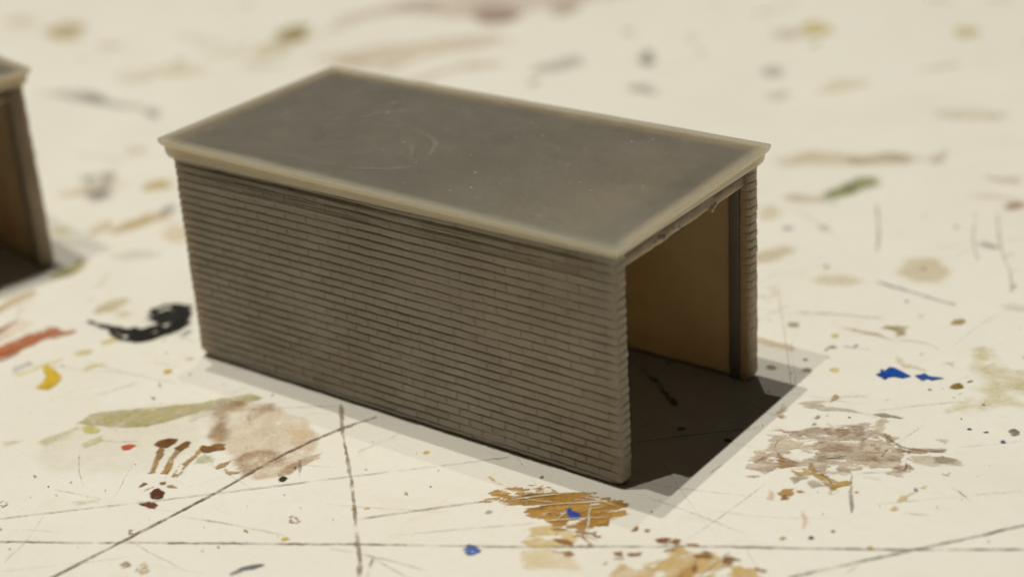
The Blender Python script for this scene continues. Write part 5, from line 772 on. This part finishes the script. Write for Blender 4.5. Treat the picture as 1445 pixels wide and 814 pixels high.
def warp(x, y):
    # the printed roof is not quite flat: its corners lift and droop by fractions of a millimetre
    u = np.clip((x + L + .1) / (L + .2), 0, 1); v = np.clip((y + .1) / (W + .2), 0, 1)
    return (1 - u) * (1 - v) * .030 + u * (1 - v) * -.040 + u * v * .018 + (1 - u) * v * -.012
def sag(x, y):
    u = np.clip((x + L + .1) / (L + .2), 0, 1); v = np.clip((y + .1) / (W + .2), 0, 1)
    return (1 - u) * (1 - v) * -.045 + u * (1 - v) * .012 + u * v * -.020 + (1 - u) * v * -.02
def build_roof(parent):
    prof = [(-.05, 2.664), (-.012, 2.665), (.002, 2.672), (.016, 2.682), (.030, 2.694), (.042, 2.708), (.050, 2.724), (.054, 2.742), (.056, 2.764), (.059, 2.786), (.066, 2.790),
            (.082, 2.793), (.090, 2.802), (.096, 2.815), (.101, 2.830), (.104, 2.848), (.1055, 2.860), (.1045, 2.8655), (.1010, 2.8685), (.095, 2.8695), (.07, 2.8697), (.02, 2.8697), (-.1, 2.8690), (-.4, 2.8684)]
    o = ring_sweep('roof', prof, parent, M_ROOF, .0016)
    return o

def box_mesh(name, x0, x1, y0, y1, z0, z1, mat, parent, bev=.012, seg=3):
    import bmesh
    bm = bmesh.new(); bmesh.ops.create_cube(bm, size=1)
    for v in bm.verts: v.co = ((x0 + x1) / 2 + v.co.x * (x1 - x0), (y0 + y1) / 2 + v.co.y * (y1 - y0), (z0 + z1) / 2 + v.co.z * (z1 - z0))
    if bev: bmesh.ops.bevel(bm, geom=bm.edges[:], offset=bev, segments=seg, affect='EDGES', profile=.6)
    me = bpy.data.meshes.new(name); bm.to_mesh(me); bm.free()
    me.polygons.foreach_set('use_smooth', [True] * len(me.polygons)); me.materials.append(mat)
    o = bpy.data.objects.new(name, me); COL.objects.link(o); o.parent = parent
    return o

def build_lintel(parent):
    # a moulded beam: long grid bent round its section, with ragged lower edge
    sec = [(-.27, 2.662), (-.115, 2.662), (-.112, 2.612), (-.104, 2.604), (-.078, 2.600), (-.070, 2.590), (-.068, 2.520), (-.069, 2.485), (-.078, 2.466), (-.27, 2.462)]
    ys = np.linspace(T - .02, W - T + .02, 110); n = len(ys); V = []
    for j, (x, z) in enumerate(sec):
        xx = x + (.012 * fbm(ys * 7, ys * 0 + j, 70 + j, 5) if 1 < j < 9 else 0 * ys)
        zz = z + (.010 * fbm(ys * 4, ys * 0, 90, 4) if j in (7, 8) else .003 * fbm(ys * 4, ys * 0 + j, 91, 3)) * (1 if 1 < j else 0)
        V.append(np.stack([xx, ys, zz], 1))
    V = np.concatenate(V); m = len(sec); idx = np.arange(m * n).reshape(m, n); nx = np.roll(idx, -1, 0)
    F = np.stack([idx[:, :-1], nx[:, :-1], nx[:, 1:], idx[:, 1:]], -1).reshape(-1, 4).tolist()
    F.append(idx[:, 0].tolist()); F.append(idx[::-1, -1].tolist())
    o = mesh_obj('lintel', V.tolist(), F, M_TRIM, parent)
    # crumbs left by the print supports
    import bmesh
    spots = [(-.066, 1.02, 2.505, .030), (-.060, .95, 2.535, .022), (-.07, 1.10, 2.545, .018), (-.070, 2.02, 2.462, .036), (-.072, 2.08, 2.472, .026), (-.064, .86, 2.52, .014), (-.072, 1.35, 2.50, .012), (-.072, .60, 2.478, .012), (-.07, 1.22, 2.535, .016)]
    for k, (x, y, z, r) in enumerate(spots):
        bm = bmesh.new(); bmesh.ops.create_icosphere(bm, subdivisions=3, radius=r)
        for v in bm.verts:
            c = v.co.copy(); d = 1 + .75 * float(fbm(np.array([c.x * 45 + k * 7.]), np.array([c.y * 45 + c.z * 31]), k, 3)[0])
            v.co = (x + c.x * d * .7, y + c.y * d * 1.3, z + c.z * d)
        me = bpy.data.meshes.new('support_crumb'); bm.to_mesh(me); bm.free(); me.materials.append(M_TRIM)
        c = bpy.data.objects.new('support_crumb', me); COL.objects.link(c); c.parent = o
    return o

def build_jamb(parent, side):
    y0, y1 = (T - .055, T - .008) if side < 0 else (W - T + .008, W - T + .055)
    o = box_mesh('door_jamb', -.285, -.150, y0, y1, .004, 2.47, M_TRIM, parent, .016)
    return o

garage = bpy.data.objects.new('model_garage', None); COL.objects.link(garage); garage.empty_display_size = .5
tag(garage, 'grey resin model garage with brick walls and flat roof, standing whole in the middle', 'model garage', 'miniature brick garages on the painted table')
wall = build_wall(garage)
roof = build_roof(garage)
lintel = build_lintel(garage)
for sd in (-1, 1): build_jamb(garage, sd)

# scuffs and dust on the roof
ZT = 2.8722
def scuff(pts, wd, op, seed):
    t = ('scuff_mark', None, pts, wd, (.42, .39, .33), op, .35)
    ribbon(seed, t, roof, ZT + .00002 * seed)
for k, (pts, wd, op) in enumerate([([(-5.71, 1.36), (-5.51, 1.45), (-5.26, 1.43)], 0.05, 0.175), ([(-4.98, 1.38), (-4.72, 1.61), (-4.51, 1.91), (-4.19, 2.22)], 0.09, 0.175), ([(-4.53, 1.8), (-4.13, 1.72), (-3.73, 1.6), (-3.5, 1.53)], 0.08, 0.154), ([(-3.66, 1.55), (-3.5, 1.53), (-3.26, 1.34), (-3.11, 0.99)], 0.06, 0.224), ([(-3.09, 0.92), (-3.27, 1.25), (-3.34, 1.44)], 0.03, 0.245), ([(-4.64, 0.28), (-4.01, 0.27), (-3.58, 0.36), (-3.25, 0.51), (-3.04, 0.73)], 0.09, 0.154), ([(-5.18, 0.74), (-4.99, 0.87), (-4.83, 0.95)], 0.03, 0.21), ([(-5.0, 1.14), (-4.55, 1.51), (-4.23, 1.67)], 0.03, 0.14), ([(-3.78, 1.43), (-3.43, 1.08), (-3.26, 0.83)], 0.07, 0.14), ([(-6.2, 1.27), (-5.99, 1.44), (-5.76, 1.5)], 0.04, 0.175), ([(-4.59, 0.93), (-4.54, 1.05), (-4.41, 1.16)], 0.03, 0.21)]): scuff(pts, wd, op, 40 + k)
specks(150, (-6.1, 0, .05, 2.85), .004, .014, [(.62, .58, .5), (.5, .46, .4), (.7, .66, .58)], 'dust_specks', ZT, roof, 21, .4)

second = garage.copy(); COL.objects.link(second)
def copy_children(src, dst):
    for ch in list(src.children):
        c = ch.copy(); COL.objects.link(c); c.parent = dst
        copy_children(ch, c)
copy_children(garage, second)
second['label'] = 'blurred grey brick model garage cut off by the picture edge, its dark opening towards us'
a = math.radians(-12); cx, cy = .105, W + .105
second.rotation_euler = (0, 0, a)
second.location = (-9.97 - (cx * math.cos(a) - cy * math.sin(a)), 1.09 - (cx * math.sin(a) + cy * math.cos(a)), 0)

# ------------------------------------------------------------------ light: a ceiling bar of four small lamps
for (x, y, p) in [[-27.5, 7.5, 312000], [-19.5, -13.5, 306000], [-19, -36, 196000], [-19.5, 25, 102000]]:
    ld = bpy.data.lights.new('ceiling_lamp', 'POINT'); ld.energy = p; ld.color = (1.0, .975, .875); ld.shadow_soft_size = .85
    lo = bpy.data.objects.new('ceiling_lamp', ld); lo.location = (x, y, 150); COL.objects.link(lo)
w = bpy.data.worlds.new('World'); sc.world = w; w.use_nodes = True
bg = w.node_tree.nodes['Background']; bg.inputs[0].default_value = (1.0, .93, .82, 1); bg.inputs[1].default_value = 0.02

# ------------------------------------------------------------------ camera
cd = bpy.data.cameras.new('camera'); cam = bpy.data.objects.new('camera', cd); COL.objects.link(cam); sc.camera = cam
from mathutils import Matrix
cam.matrix_world = Matrix([[0.809783, -0.206742, 0.549098, 8.928428], [0.584025, 0.373768, -0.720564, -13.432005], [-0.056265, 0.904188, 0.423414, 9.953683], [0.0, 0.0, 0.0, 1.0]])
cd.sensor_width = 36; cd.lens = 62.6418; cd.clip_start = .5; cd.clip_end = 500
cd.dof.use_dof = True; cd.dof.focus_distance = 19.4; cd.dof.aperture_fstop = 0.14
sc.view_settings.view_transform = 'Standard'; sc.view_settings.look = 'None'; sc.view_settings.exposure = 0.0; sc.view_settings.gamma = 1
sc.render.engine = 'CYCLES'
sc.cycles.max_bounces = 10; sc.cycles.transparent_max_bounces = 16; sc.cycles.diffuse_bounces = 6
sc.cycles.use_denoising = True
